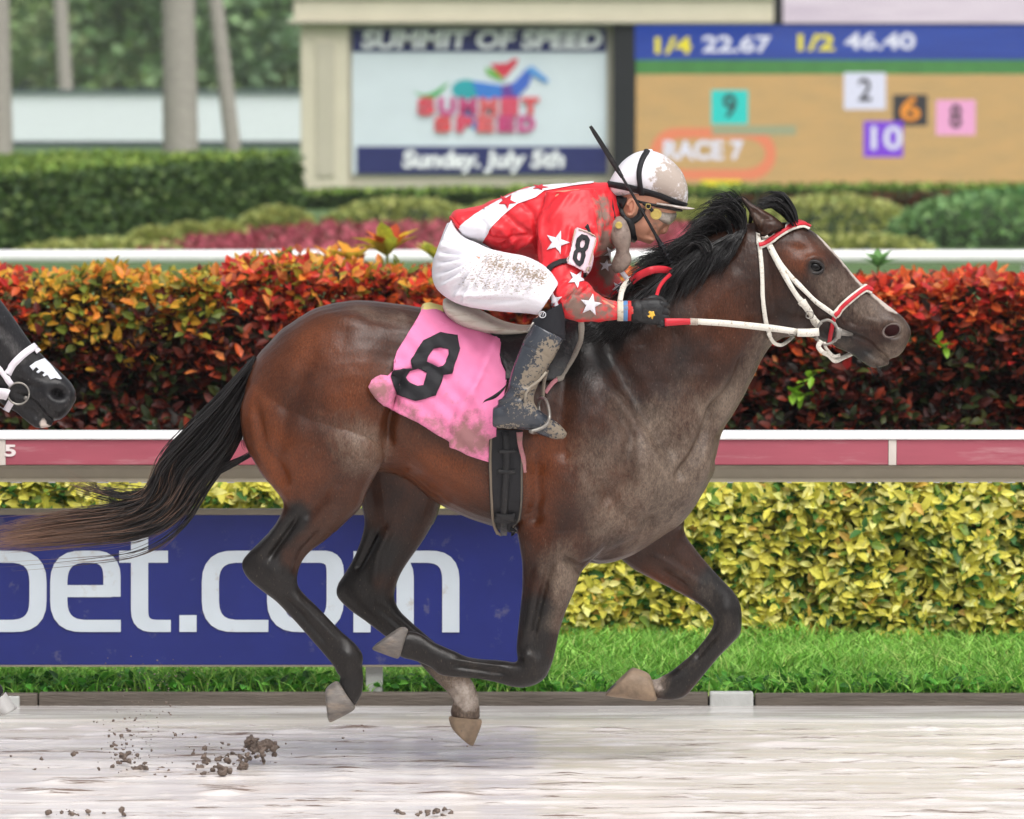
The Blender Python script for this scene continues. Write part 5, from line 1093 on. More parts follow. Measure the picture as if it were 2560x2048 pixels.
# bridle
br = thing('bridle', 'white and red racing bridle with reins on the bay horse', 'bridle', (P(2000, 700).x, 0, P(2000, 700).z))
def twotone(name, path, w_, off=.006, mirror=True):
    strap(name, path, w_, m_cream_l, br, HB, None, off, .005, mirror=mirror); strap(name + '_inlay', path, w_ * .52, m_redl, br, HB, None, off + .004, .004, mirror=mirror)
strap('crownpiece', [(1896, 582), (1896, 596), (1897, 612)], 12, m_cream_l, br, HB, None, .008, mirror=True)
strap('throatlatch', [(1897, 600), (1903, 663), (1905, 707), (1907, 752), (1914, 805), (1923, 838)], 10.5, m_cream_l, br, HB, None, .007, mirror=True)
strap('throatlatch', [(1921, 834), (1934, 856), (1952, 863), (1970, 853), (1983, 841)], 9, m_cream_l, br, None, [-.1, -.07, -.03, .03, .08])
strap('cheekpiece', [(1912, 588), (1915, 597), (1921, 610), (1943, 654), (1967, 698), (1991, 737), (2015, 769), (2041, 806)], 13, m_cream_l, br, HB, None, .009, mirror=True)
strap('cheek_wrap', [(2002, 752), (2014, 768), (2026, 782)], 17, m_cream_l, br, HB, None, .014, mirror=True)
strap('cheek_wrap', [(2030, 790), (2040, 803), (2050, 812)], 17, m_cream_l, br, HB, None, .014, mirror=True)
strap('noseband_hanger', [(1921, 604), (1952, 660), (1997, 713), (2041, 755), (2093, 793)], 11.5, m_cream_l, br, HB, None, .007, mirror=True)
twotone('browband', [(1897, 614), (1908, 611), (1926, 602), (1952, 583), (1982, 568), (2008, 563), (2024, 569)], 19, .011)
twotone('noseband', [(2086, 790), (2100, 771), (2118, 754), (2145, 733), (2164, 723), (2180, 728)], 18, .009)
strap('chin_strap', [(2086, 788), (2078, 826), (2074, 861), (2084, 876)], 10, m_redl, br, HB, None, .006, mirror=True)
yb = -.1
def ytube(name, pts, r, mat, par, k=6, n=8, mirror=True):
    for s in ((1, -1) if mirror else (1,)):
        q = catmull([(x, y, Y_) for x, y, Y_ in pts], k); Geo().tube([(P(x, y, Y_).x, s * Y_, P(x, y, Y_).z) for x, y, Y_ in q], r, n).obj(name, mat, par)
ytube('bit_ring', [(2053, 804, yb), (2070, 800, yb - .004), (2084, 808, yb - .004), (2093, 824, yb - .002), (2092, 840, yb), (2082, 855, yb), (2066, 861, yb), (2050, 856, yb), (2042, 843, yb), (2044, 822, yb), (2053, 804, yb)], .005, m_steel, br)
ytube('bit_cheek', [(2086, 806, yb - .002), (2094, 822, yb - .006), (2097, 832, yb - .008), (2094, 844, yb - .006), (2086, 854, yb - .002)], [.005] * 6 + [.011] * 13 + [.005] * 6, m_steel, br)
ytube('mouthpiece', [(2096, 829, yb - .004), (2112, 833, yb + .015), (2130, 837, yb + .045)], list(np.linspace(.015, .006, 13)), m_steel, br)
strap('curb_strap', [(2054, 852, ), (2046, 866), (2056, 880), (2072, 888), (2088, 902), (2108, 894), (2130, 884)], 12, m_cream_l, br, None, [yb - .01, yb - .012, yb - .008, -.06, -.02, .02, .05])
strap('curb_strap', [(2060, 856), (2066, 872), (2084, 890), (2100, 888)], 8, m_cream_l, br, None, [yb, yb + .01, -.05, -.01])
for x, y in ((2024, 787), (1980, 829)):
    for dx in (0,):
        q = P(x, y, -.128); ytube('buckle', [(x - 7, y - 8, -.128), (x + 8, y - 6, -.128), (x + 7, y + 8, -.128), (x - 8, y + 7, -.128), (x - 7, y - 8, -.128)], .0022, m_steel, br, 3, 6, False)
Yr = [-.3, -.27, -.2, -.15, -.118]
strap('rein', [(1662, 806), (1700, 804.5), (1730, 804)], [20, 17, 14], m_redl, br, None, [-.31, -.3, -.285], 0, .006)
strap('rein_wrap', [(1725, 804), (1744, 805)], 17, M('grey_tape', srgb(176, 164, 152), rough=.7, bump=.3, mud=(40, .5, .7)), br, None, [-.287, -.28], 0, .007)
strap('rein', [(1742, 804), (1819, 809), (1923, 820), (1990, 829)], [15, 16, 17, 15], m_cream_l, br, None, [-.281, -.24, -.17, -.13], 0, .006)
strap('rein', [(1930, 822), (1990, 828), (2046, 828)], [12, 12, 12], m_cream_l, br, None, [-.17, -.13, -.112], 0, .005)
strap('rein_billet', [(1993, 832), (2020, 832), (2047, 830)], 20, m_cream_l, br, None, [-.14, -.128, -.112], 0, .006)
strap('rein', [(1578, 704), (1596, 690), (1628, 676), (1660, 674), (1690, 682)], [18, 19, 19, 18, 12], m_redl, br, None, [-.1, -.12, -.13, -.1, -.05], 0, .005)
strap('rein', [(1676, 686), (1660, 702), (1647, 722), (1638, 752)], [9, 9, 9, 8], m_redl, br, None, [-.13, -.17, -.21, -.27], 0, .005)
strap('rein', [(1580, 696), (1566, 708), (1556, 724), (1550, 752)], [14, 14, 14, 13], m_cream_l, br, None, [-.06, -.1, -.16, -.23], 0, .005)
# white bridle of the black horse
br2 = thing('bridle', 'plain white bridle with ring bit on the black horse at left', 'bridle', (P(0, 950).x, 0, 1.4))
m_wl = M('clean_white_leather', srgb(226, 220, 228), rough=.5, var=.06, bump=.1)
strap('noseband', [(18, 936), (30, 915), (50, 893), (72, 876), (88, 869), (98, 880)], 18, m_wl, br2, BB, None, .008, mirror=True)
strap('cheekpiece', [(-60, 860), (-20, 905), (4, 930), (28, 962)], 13, m_wl, br2, BB, None, .01, mirror=True)
strap('rein', [(-80, 985), (-20, 978), (10, 980), (22, 984)], 24, m_wl, br2, BB, None, .02)
strap('curb_strap', [(30, 1000), (18, 1022), (-2, 1045), (-40, 1060)], 17, m_wl, br2, BB, None, .012)
bc = hit(BB, 46, 980, .01); rr = 27 / 700
Geo().tube([(bc.x + rr * math.cos(a), bc.y - .004, bc.z + rr * math.sin(a)) for a in np.linspace(0, 6.2832, 41)], .0035, 8).obj('bit_ring', m_steel, br2); q = hit(BB, 67, 990, .012); Geo().ball(q, .0085, 12, 8).obj('bit_ball', m_steel, br2)
tape = patch('nasal_strip', [[(73, 916), (88, 905), (110, 897), (124, 910), (140, 930), (154, 948), (150, 950), (138, 946), (126, 950), (122, 944), (118, 938), (110, 942), (106, 938), (112, 933), (104, 928), (95, 934), (90, 930), (97, 924), (90, 918), (82, 927)]], BB, M('white_tape', srgb(214, 218, 226), rough=.6, var=.1, vscale=20, bump=.2), None, .003, 8, .002)
tag(tape, 'frayed white strip stuck across the nose of the black horse', 'tape')
for s in (-1, 1):
    q = hit(HB, 2228, 828, -.002)
# ================================================================== THE RIDER
man = thing('person', 'crouching jockey in red silks with white stars, white breeches and mud splashed helmet', 'person', (P(1300, 700).x, 0, P(1300, 780).z))
m_skin = M('skin', srgb(198, 142, 116), rough=.5, var=.12, vscale=14, bump=.1, bscale=120, mud=(40, .45, .72), mudcol=srgb(140, 118, 104), mudattr=True)
m_silk = M('red_silk', srgb(222, 42, 52), rough=.42, var=.08, vscale=5, bump=.2, bscale=22, mud=(30, .47, .70), mudcol=srgb(134, 108, 98), mudattr=True)
m_whit = M('white_silk', srgb(232, 230, 236), rough=.5, var=.05, vscale=8, bump=.1, bscale=40)
m_star = M('white_star', srgb(226, 222, 230), rough=.5, var=.06, vscale=20, mud=(30, .62, .78), mudcol=srgb(150, 132, 122))
m_breech = M('white_breeches', srgb(236, 233, 240), rough=.6, var=.04, vscale=10, bump=.25, bscale=26, stretch=(1.4, 1, 3), mud=(75, .47, .62), mudcol=srgb(146, 128, 108), mudattr=True)
TORSO = [(1124, 545, 1150, 590, .1, 0), (1140, 527, 1172, 602, .145, 0), (1190, 516, 1212, 612, .16, 0), (1250, 492, 1256, 638, .168, 0), (1310, 471, 1312, 645, .178, 0), (1375, 463, 1372, 656, .19, 0), (1440, 458, 1440, 655, .195, 0), (1490, 455, 1505, 640, .175, 0), (1520, 458, 1548, 610, .12, 0), (1540, 480, 1556, 590, .07, 0)]
ARMN = [(1366, 480, 1490, 470, .05, -.15), (1350, 530, 1508, 545, .07, -.185), (1341, 590, 1500, 600, .075, -.215), (1346, 645, 1484, 640, .072, -.25), (1360, 690, 1466, 676, .066, -.285), (1370, 725, 1458, 698, .062, -.31), (1377, 757, 1470, 705, .06, -.33), (1396, 787, 1482, 716, .056, -.335), (1430, 800, 1490, 728, .052, -.325), (1484, 804, 1508, 740, .047, -.3), (1530, 802, 1530, 749, .042, -.275), (1545, 800, 1545, 751, .04, -.27)]
ARMF = [(1420, 500, 1520, 500, .06, .15), (1410, 560, 1525, 560, .07, .19), (1420, 630, 1525, 640, .07, .22), (1450, 690, 1545, 690, .062, .24), (1490, 735, 1560, 705, .056, .22), (1560, 752, 1590, 708, .046, .16), (1625, 735, 1630, 695, .038, .1)]
THN = [(1128, 548, 1082, 650, .12, -.07), (1160, 590, 1080, 690, .125, -.1), (1190, 606, 1094, 726, .12, -.15), (1226, 622, 1138, 757, .11, -.2), (1270, 632, 1193, 772, .1, -.25), (1318, 642, 1260, 780, .09, -.29), (1366, 668, 1318, 784, .08, -.325), (1398, 706, 1344, 788, .07, -.34)]
THF = [(a, b, c, d, e, -f_) for a, b, c, d, e, f_ in THN]
PELV = [(1118, 556, 1170, 600, .1, 0), (1104, 592, 1195, 625, .145, 0), (1086, 645, 1190, 680, .15, 0), (1086, 690, 1160, 735, .12, 0), (1110, 735, 1140, 745, .05, 0)]
SHIN = lambda s: [(1398, 770, 1340, 790, .05, s * .345), (1392, 800, 1330, 800, .05, s * .36), (1380, 860, 1312, 850, .045, s * .37), (1355, 940, 1292, 930, .04, s * .385), (1335, 990, 1275, 985, .035, s * .39)]
FACE = [(1530, 540, 1548, 602, .045, 0), (1546, 500, 1570, 596, .06, 0), (1565, 450, 1590, 600, .072, 0), (1600, 410, 1612, 606, .076, 0), (1640, 400, 1628, 602, .074, 0), (1672, 440, 1640, 595, .066, 0), (1692, 500, 1652, 575, .05, 0), (1694, 525, 1668, 565, .03, 0)]
gb = Geo().loft(FACE, 26, 5)
gb.loft([(1690, 524, 1660, 545, .03, 0), (1684, 545, 1655, 560, .022, 0), (1676, 562, 1650, 574, .016, 0), (1668, 580, 1652, 584, .016, 0), (1660, 586, 1650, 586, .008, 0)], 14, 4)    # nose
gb.loft([(1600, 585, 1588, 592, .04, 0), (1625, 580, 1600, 602, .045, 0), (1648, 585, 1618, 609, .036, 0), (1640, 596, 1626, 611, .02, 0)], 14, 4)                # jaw and chin
shrink = lambda S, k_: [((a + c) / 2 + (a - c) / 2 * k_, (b + d) / 2 + (b - d) / 2 * k_, (a + c) / 2 - (a - c) / 2 * k_, (b + d) / 2 - (b - d) / 2 * k_, e * k_, f_) for a, b, c, d, e, f_ in S]
for S in (TORSO, ARMN, ARMF, THN, THF, PELV): gb.loft(shrink(S, .8), 18, 3)
for s in (-1, 1): gb.loft(shrink(SHIN(s), .8), 16, 3)
me, co, ed = remesh(gb, .005, 4)
co = sculpt(me, co, [('b', 1577, 517, 10, 20, 5, .004, 'b'), ('l', [(1622, 592), (1632, 594), (1644, 597)], 3, -.006, 'b'), ('b', 1634, 588, 12, 5, 10, .003, 'b'), ('b', 1634, 601, 9, 4, 10, .004, 'b'), ('l', [(1640, 572), (1628, 580), (1622, 592)], 5, -.004, 'b'), ('b', 1615, 570, 18, 14, 0, .004, 'b'), ('b', 1659, 578, 5, 4, 0, .004, 'b'), ('b', 1650, 538, 20, 12, 20, -.006, 'b'), ('b', 1655, 545, 7, 5, 0, .004, 'b')])
setattrf(me, 'mud', field(co, [(1655, 560, 34, 40, 0, .5), (1620, 598, 30, 16, 0, .32)]) )
pbody = finish(me, 'body', m_skin, man)
# ear
for s in (-1, 1):
    g = Geo(); c = P(1577, 518, -.074); cx, cz = c.x, c.z
    for rx, rz, r_ in ((.014, .027, .0055),): g.tube([(cx + rx * math.cos(a) + .003 * math.sin(a), s * (-.080), cz + rz * math.sin(a)) for a in np.linspace(-2.2, 2.9, 24)], r_, 8)
    g.ball((cx + .004, s * -.073, cz), (.013, .006, .024)); g.ball((cx + .008, s * -.078, cz - .018), (.006, .005, .008)); g.ball((cx + .011, s * -.078, cz), (.004, .006, .008))
    m3, c3, e3 = remesh(g, .0022, 2); setattrf(m3, 'mud', np.zeros(len(c3))); finish(m3, 'ear', m_skin, man)
# jacket
g = Geo().loft(TORSO, 30, 5, 2.2).loft(ARMN, 24, 5, 2.1).loft(ARMF, 22, 5).loft([(1470, 470, 1500, 560, .09, 0), (1510, 462, 1535, 560, .075, 0), (1535, 478, 1548, 560, .06, 0)], 20, 4)
me, co, ed = remesh(g, .0048, 4)
JB = [('l', [(1338, 552), (1341, 600), (1348, 660), (1362, 690)], 6, -.016, 'n'), ('l', [(1358, 520), (1350, 560), (1352, 610)], 10, .009, 'n'), ('l', [(1400, 470), (1372, 500), (1345, 545)], 8, -.007, 'n'), ('l', [(1425, 480), (1398, 520), (1372, 560)], 10, .006, 'n'),
      ('l', [(1260, 530), (1290, 560), (1330, 590)], 7, -.007, 'n'), ('l', [(1210, 590), (1250, 600), (1300, 590), (1335, 592)], 5, -.006, 'n'), ('l', [(1215, 560), (1255, 575), (1290, 615)], 8, .007, 'n'), ('l', [(1190, 540), (1215, 560), (1225, 590)], 6, -.008, 'n'), ('l', [(1255, 618), (1275, 600), (1290, 570)], 6, -.006, 'n'), ('l', [(1280, 640), (1300, 615), (1330, 600)], 7, .007, 'n'), ('l', [(1160, 530), (1200, 530), (1250, 512)], 7, .006, 'n'), ('l', [(1150, 548), (1190, 545), (1230, 530)], 6, -.007, 'n'), ('l', [(1300, 500), (1330, 530), (1340, 560)], 8, -.006, 'n'),
      ('l', [(1365, 700), (1376, 745), (1388, 780)], 4, -.006, 'n'), ('l', [(1380, 690), (1390, 740), (1400, 770)], 4, -.005, 'n'), ('l', [(1372, 695), (1383, 742), (1394, 776)], 4, .005, 'n'), ('l', [(1465, 700), (1440, 725), (1410, 755)], 5, -.009, 'n'), ('l', [(1460, 712), (1432, 742), (1412, 775)], 6, .007, 'n'), ('l', [(1478, 714), (1450, 735), (1430, 740)], 4, -.007, 'n'), ('l', [(1420, 700), (1400, 720), (1390, 745)], 5, .006, 'n'), ('l', [(1500, 738), (1520, 752), (1540, 768)], 4, -.006, 'n'), ('l', [(1490, 735), (1510, 758), (1540, 778)], 4, .004, 'n'),
      ('l', [(1480, 560), (1490, 600), (1480, 650)], 9, .01, 'n'), ('l', [(1495, 540), (1505, 580), (1500, 620)], 7, -.008, 'n'), ('l', [(1368, 668), (1395, 655), (1420, 650)], 5, -.006, 'n'), ('l', [(1390, 590), (1400, 620), (1396, 648)], 6, -.004, 'n'), ('l', [(1425, 560), (1420, 610), (1410, 645)], 6, .004, 'n'), ('l', [(1500, 470), (1520, 520), (1515, 560)], 6, .006, 'n'), ('l', [(1478, 470), (1500, 510), (1506, 560)], 4, -.005, 'n'), ('b', 1355, 668, 20, 12, 0, .01, 'n')]
co = sculpt(me, co, [(*b[:-2], b[-2] * 1.5, b[-1]) for b in JB]); nr = normals(me); u, v = proj(co)
co = co + nr * ((vnoise(u / 22, v / 40, 3) - .5) * .006 + (vnoise((u + v) / 18, (u - v) / 50 + 7, 4) - .5) * .005)[:, None]
me.vertices.foreach_set('co', co.ravel()); me.update()
setattrf(me, 'mud', np.clip(field(co, [(1500, 770, 70, 50, 0, .7), (1430, 720, 50, 50, 0, .5), (1490, 520, 40, 50, 0, .3), (1515, 640, 30, 60, 0, .75), (1520, 560, 30, 60, 0, .55), (1500, 500, 24, 40, 0, .3), (1440, 780, 50, 30, 0, .45), (1470, 600, 30, 40, 0, .25), (1530, 680, 40, 40, 0, .6)], False), 0, 1))
jacket = finish(me, 'silk_jacket', m_silk, man)
JBV = bvh_of(jacket)
patch('sash', [[(1146, 568), (1187, 536), (1243, 504), (1295, 479), (1338, 467), (1380, 463), (1428, 459), (1484, 455), (1484, 459), (1428, 466), (1361, 478), (1339, 495), (1295, 510), (1261, 536), (1228, 569), (1208, 603), (1186, 612), (1160, 592)]], JBV, m_whit, jacket, .003, 7, .0015)
patch('sash', [[(1186, 612), (1206, 604), (1228, 618), (1252, 640), (1240, 640), (1222, 636), (1202, 626)]], JBV, m_whit, jacket, .006, 7, .0015)
for (cx, cy, r_, rot) in ((1393, 607, 31, -72), (1441, 698, 24, -60), (1476, 762, 28, -80), (1382, 752, 26, -95), (1527, 633, 20, -50), (1513, 664, 16, -80), (1545, 720, 16, -60)):
    patch('star', [star(cx, cy, r_, rot, .42)], JBV, m_star, jacket, .004, 7, .0012)
m_rstar = M('red_star', srgb(206, 40, 54), rough=.5)
patch('star', [[(x, 506 + (y - 506) * .75) for x, y in star(1268, 506, 24, -60)]], JBV, m_rstar, jacket, .0065, 7, .0012)
patch('star', [[(x, 471 + (y - 471) * .35) for x, y in star(1350, 471, 22, -70)]], JBV, m_rstar, jacket, .0065, 7, .0012)
strap('jacket_hem', [(1127, 543), (1136, 552), (1149, 569)], 5, m_silk, jacket, JBV, None, .004)
# collar
Geo().loft([(1490, 458, 1545, 560, .085, 0), (1516, 462, 1556, 556, .07, 0), (1530, 475, 1560, 545, .06, 0)], 22, 4).obj('collar', M('red_collar', srgb(206, 36, 48), rough=.45, mud=(24, .55, .8)), man)
# breeches
g = Geo().loft(PELV, 26, 5).loft(THN, 26, 5, 2.1).loft(THF, 26, 5, 2.1)
me, co, ed = remesh(g, .0048, 4)
hip = (1200, 632); BRB = []
for i, (x, y) in enumerate(((1100, 600), (1092, 628), (1088, 655), (1090, 684), (1104, 706), (1130, 735), (1150, 748), (1120, 580))):
    BRB.append(('l', [hip, ((hip[0] + x) / 2 + 8, (hip[1] + y) / 2 + 4), (x, y)], 5, -.006 if i % 2 else -.004, 'n')); BRB.append(('l', [(hip[0] - 8, hip[1] + 6), ((hip[0] + x) / 2 + 4, (hip[1] + y) / 2 + 14), (x + 6, y + 14)], 6, .004, 'n'))
for i in range(14):
    x = 1180 + i * 13; BRB.append(('l', [(x + 22, 640 + i * 2), (x + 4, 672 + i * 2), (x - 18, 716 + i)], 4, (-.005 if i % 2 else .0045) * (1 - .03 * i), 'n'))
BRB += [('l', [(1140, 735), (1190, 740), (1240, 735)], 6, .005, 'n'), ('l', [(1150, 745), (1220, 755), (1300, 752)], 6, -.004, 'n'), ('l', [(1100, 715), (1160, 690), (1180, 660)], 5, .004, 'n')]
co = sculpt(me, co, [(*b[:-2], b[-2] * 2.6, b[-1]) for b in BRB])
setattrf(me, 'mud', np.clip(field(co, [([(1235, 645), (1300, 660), (1360, 685)], 30, .34), (1260, 705, 110, 50, 5, .2), (1330, 720, 60, 44, 0, .16), (1180, 665, 70, 46, 0, .17), (1210, 725, 80, 30, 0, .14), (1230, 690, 160, 70, 0, .15)], False), 0, 1))
breech = finish(me, 'breeches', m_breech, man)
BRV = bvh_of(breech)
# knee bands, boots
for s in (-1, 1):
    g = Geo().loft([(1408, 754, 1345, 790, .07, s * .343), (1412, 772, 1340, 794, .066, s * .348), (1412, 800, 1332, 800, .06, s * .355), (1414, 850, 1326, 822, .056, s * .362)], 22, 4, 2.1); o = g.obj('knee_band', M('black_stretch', srgb(26, 26, 32), rough=.8, bump=.1), man)
    if s < 0:
        c = P(1356, 787, -.42)
        Geo().tube([(c.x + .0115 * math.cos(a), c.y, c.z + .0105 * math.sin(a)) for a in np.linspace(0, 6.283, 25)], .0016, 6).obj('badge', M('badge_white', srgb(206, 206, 210), rough=.5), o)
        for dx in (-.004, .004): Geo().tube([(c.x + dx - .003, c.y, c.z - .006), (c.x + dx, c.y, c.z + .006)], .0013, 6).obj('badge', bpy.data.materials['badge_white'], o)
m_boot = M('muddy_black_boot', srgb(54, 58, 66), rough=.25, var=.15, vscale=10, coat=.4, mud=(85, .46, .52), mudcol=srgb(128, 116, 100), mudattr=True, bump=.12, bscale=55)
BOOT = [(1410, 847, 1333, 808, .055, -.372), (1404, 858, 1324, 826, .057, -.374), (1393, 882, 1309, 850, .057, -.378), (1379, 906, 1294, 888, .053, -.382), (1364, 930, 1282, 920, .048, -.388), (1350, 955, 1274, 948, .042, -.392), (1339, 976, 1268, 976, .039, -.395), (1335, 1000, 1248, 1004, .041, -.395), (1345, 1022, 1235, 1030, .044, -.392), (1366, 1040, 1232, 1062, .045, -.388)]
FOOT = [(1232, 1020, 1231, 1066, .03, -.392), (1252, 1008, 1246, 1071, .038, -.392), (1300, 1005, 1290, 1074, .041, -.39), (1340, 1020, 1330, 1079, .044, -.384), (1372, 1042, 1355, 1090, .045, -.375), (1396, 1058, 1384, 1098, .04, -.366), (1412, 1075, 1405, 1098, .028, -.36), (1418, 1084, 1414, 1094, .012, -.357)]
for s in (-1, 1):
    fl_ = lambda S: [(a, b, c, d, e, f_ if s < 0 else -f_) for a, b, c, d, e, f_ in S]
    g = Geo().loft(fl_(BOOT), 26, 5, 2.1).loft(fl_(FOOT), 24, 5, 2.2); me, co, ed = remesh(g, .004, 3)
    if s < 0: co = sculpt(me, co, [('l', [(1303, 862), (1340, 874), (1375, 896)], 2.2, -.003, 'n'), ('l', [(1232, 1008), (1262, 1000), (1290, 985), (1340, 968)], 4, .006, 'n'), ('l', [(1240, 1016), (1270, 1006), (1300, 992)], 4, -.006, 'n'), ('l', [(1280, 985), (1310, 1000), (1335, 1010)], 5, -.005, 'n'), ('l', [(1270, 960), (1300, 972), (1335, 975)], 6, .004, 'n'), ('l', [(1230, 1064), (1290, 1072), (1345, 1076), (1380, 1092)], 2.5, -.004, 'n'), ('b', 1322, 1030, 20, 10, 20, .004, 'n')], False)
    setattrf(me, 'mud', np.clip(.1 + field(co, [(1378, 870, 34, 50, 25, .34), (1350, 915, 36, 60, 25, .36), (1320, 960, 44, 44, 0, .3), (1310, 1020, 60, 30, 0, .3), (1395, 1080, 40, 26, 30, .5), (1340, 1000, 30, 30, 0, .2), (1270, 1066, 40, 8, 0, .4)], True), 0, 1))
    bo = finish(me, 'boot', m_boot, man)
    if s < 0:
        Geo().tube([tuple(P(x, y, -.415)) for x, y in ((1334, 806), (1326, 818), (1318, 830))], .004, 8).obj('zip', m_steel, bo)
        Geo().tube([tuple(P(x, y, Y_)) for x, y, Y_ in ((1366, 930, -.43), (1350, 950, -.435), (1325, 968, -.437), (1314, 985, -.437), (1312, 1004, -.438))], .0045, 8).obj('spur_strap', M('grey_strap', srgb(150, 140, 126), rough=.6), bo)
    # stirrup leather guard behind the heel
    if s < 0: Geo().loft([(1276, 945, 1260, 975, .012, -.38), (1262, 965, 1240, 995, .012, -.385), (1238, 985, 1212, 1005, .008, -.39), (1212, 1000, 1205, 1010, .005, -.39)], 12, 4).obj('boot_pull', m_blkl, bo)
# gloves
def glove(px, py, Y0, sgn):
    """fist round the rein: back of the hand to the camera"""
    g = Geo().loft([(px - 24, py - 24, px - 24, py + 24, .026, Y0), (px - 6, py - 31, px - 8, py + 29, .027, Y0), (px + 24, py - 34, px + 20, py + 32, .027, Y0), (px + 46, py - 30, px + 40, py + 32, .026, Y0), (px + 52, py - 24, px + 48, py + 26, .02, Y0 + .004 * sgn)], 20, 4, 2.4)
    for i, (dy, L) in enumerate(((-20, 1.0), (-3, 1.08), (13, 1.02), (27, .85))):     # four fingers fold over the knuckles and back under the palm
        a = np.array(P(px + 44, py + dy, Y0 - .012 * sgn)); q = [a, a + np.array((.016 * L, .008 * sgn, -.004)), a + np.array((.020 * L, .028 * sgn, -.008)), a + np.array((.004, .044 * sgn, -.010)), a + np.array((-.016, .045 * sgn, -.008))]
        g.tube(catmull(q, 4), list(np.linspace(.0118, .0095, 17)), 10)
        g.ball(a, .0125, 10, 7)
    a = np.array(P(px + 2, py - 26, Y0 + .01 * sgn)); g.tube(catmull([a, a + np.array((.03, .012 * sgn, .012)), a + np.array((.058, .022 * sgn, .006)), a + np.array((.074, .028 * sgn, -.006))], 4), list(np.linspace(.0135, .0095, 13)), 10)
    return g
m_glove = M('black_glove', srgb(28, 28, 30), rough=.5, var=.2, vscale=20, bump=.3, bscale=60, mud=(28, .56, .74), mudcol=srgb(84, 78, 72))
me, co, ed = remesh(glove(1610, 780, -.29, 1), .0028, 2); gl = finish(me, 'glove', m_glove, man)
Geo().loft([(1578, 752, 1578, 805, .034, -.282), (1590, 748, 1588, 808, .036, -.285), (1606, 752, 1604, 806, .033, -.288)], 20, 4).obj('glove_cuff', m_glove, gl)
GB = bvh_of(gl)
lg_ = lambda pts: [(1320 + x / 5.39, 540 + y / 5.39) for x, y in pts]
patch('glove_emblem', [lg_([(1620, 1300), (1640, 1278), (1662, 1290), (1698, 1284), (1700, 1310), (1716, 1345), (1690, 1345), (1680, 1390), (1660, 1378), (1655, 1352), (1635, 1370), (1606, 1345), (1632, 1335), (1640, 1322)])], GB, M('emblem_yellow', srgb(232, 184, 70), rough=.5), gl, .003, 6, .001, -.3)
me, co, ed = remesh(glove(1672, 712, .07, -1), .0032, 2); finish(me, 'glove', m_glove, man)
for x0, x1, c, nm in ((1543, 1558, srgb(214, 204, 184), 'white_cuff'), (1557, 1569, srgb(92, 138, 190), 'blue_band'), (1568, 1583, srgb(206, 48, 48), 'red_band')):
    Geo().loft([(x0, 752, x0, 803, .041, -.272), (x1, 752, x1, 803, .041, -.278)], 22, 4).obj(nm, M(nm, c, rough=.6, mud=(40, .55, .7), bump=.2, bscale=90), man)
# number plate on the arm
pl = patch('number_plate', [[(1443, 571), (1486, 588), (1490, 594), (1488, 606), (1466, 676), (1461, 681), (1454, 680), (1422, 664), (1418, 658), (1420, 650), (1436, 576)]], JBV, M('plate_pale_pink', srgb(224, 196, 206), rough=.4, mud=(30, .58, .75)), man, .016, 7, .005, -.25, None, 8)
PB = bvh_of(pl); c1 = lambda pts: [(1320 + x / 5.39, 540 + y / 5.39) for x, y in pts]
patch('plate_numeral', [c1([(720, 252), (790, 270), (824, 330), (800, 440), (760, 490), (765, 540), (730, 650), (685, 690), (640, 660), (600, 580), (615, 490), (645, 455), (638, 400), (660, 310)]), c1([(725, 325), (760, 335), (760, 380), (740, 430), (712, 438), (698, 420), (700, 370)]), c1([(670, 500), (700, 490), (712, 510), (705, 560), (690, 610), (668, 610), (655, 580)])], PB, m_blk, pl, .0085, 6, .0015, -.25)
strap('plate_edge', [(1439, 571), (1487, 590), (1489, 604), (1464, 678), (1456, 680), (1420, 662), (1420, 650), (1438, 575)], 2.5, M('plate_edge', srgb(190, 168, 150), rough=.6), pl, PB, None, .0085, .003)
strap('arm_strap', [(1367, 686), (1378, 667), (1398, 656), (1420, 652)], 14, m_blk, man, JBV, None, .008, .005)
strap('arm_strap', [(1462, 660), (1466, 676), (1462, 690)], 10, m_blk, man, JBV, None, .01, .005)
strap('plate_clip', [(1463, 566), (1470, 574), (1472, 584)], 10, m_blk, man, JBV, None, .02, .005)
# helmet: shell, peak, straps
m_shell = M('helmet_white', srgb(236, 234, 240), rough=.3, var=.03, mud=(60, .46, .62), mudcol=srgb(176, 162, 152), mudattr=True)
hc = P(1620, 486, 0); HV = []; HFc = []
prof = [(1519, 470), (1527, 448), (1548, 414), (1569, 392), (1594, 379), (1618, 375), (1642, 380), (1667, 392), (1691, 412), (1710, 437), (1719, 460), (1720, 485), (1716, 512)]
g = Geo().loft([(1519, 464, 1521, 474, .02, 0), (1524, 452, 1524, 489, .07, 0), (1536, 431, 1536, 491, .093, 0), (1556, 404, 1556, 492, .106, 0), (1586, 383, 1586, 494, .114, 0), (1618, 376, 1618, 498, .115, 0), (1650, 383, 1650, 506, .11, 0), (1680, 402, 1680, 513, .098, 0), (1704, 428, 1702, 515, .08, 0), (1716, 456, 1713, 514, .055, 0), (1720, 478, 1719, 505, .025, 0)], 32, 5, 2.15)
me, co, ed = remesh(g, .0042, 5)
setattrf(me, 'mud', np.clip(field(co, [(1702, 450, 54, 90, 15, .8), (1650, 440, 34, 70, 10, .36), (1610, 470, 60, 40, 0, .2), (1560, 486, 50, 8, 5, .35)]), 0, 1)); helm = finish(me, 'helmet', m_shell, man); HLB = bvh_of(helm)
strap('helmet_band', [(1518, 460), (1560, 466), (1602, 476), (1650, 490), (1690, 505), (1716, 513)], [14, 15, 15, 15, 13, 11], m_blk, helm, HLB, None, .004, .003, mirror=True)
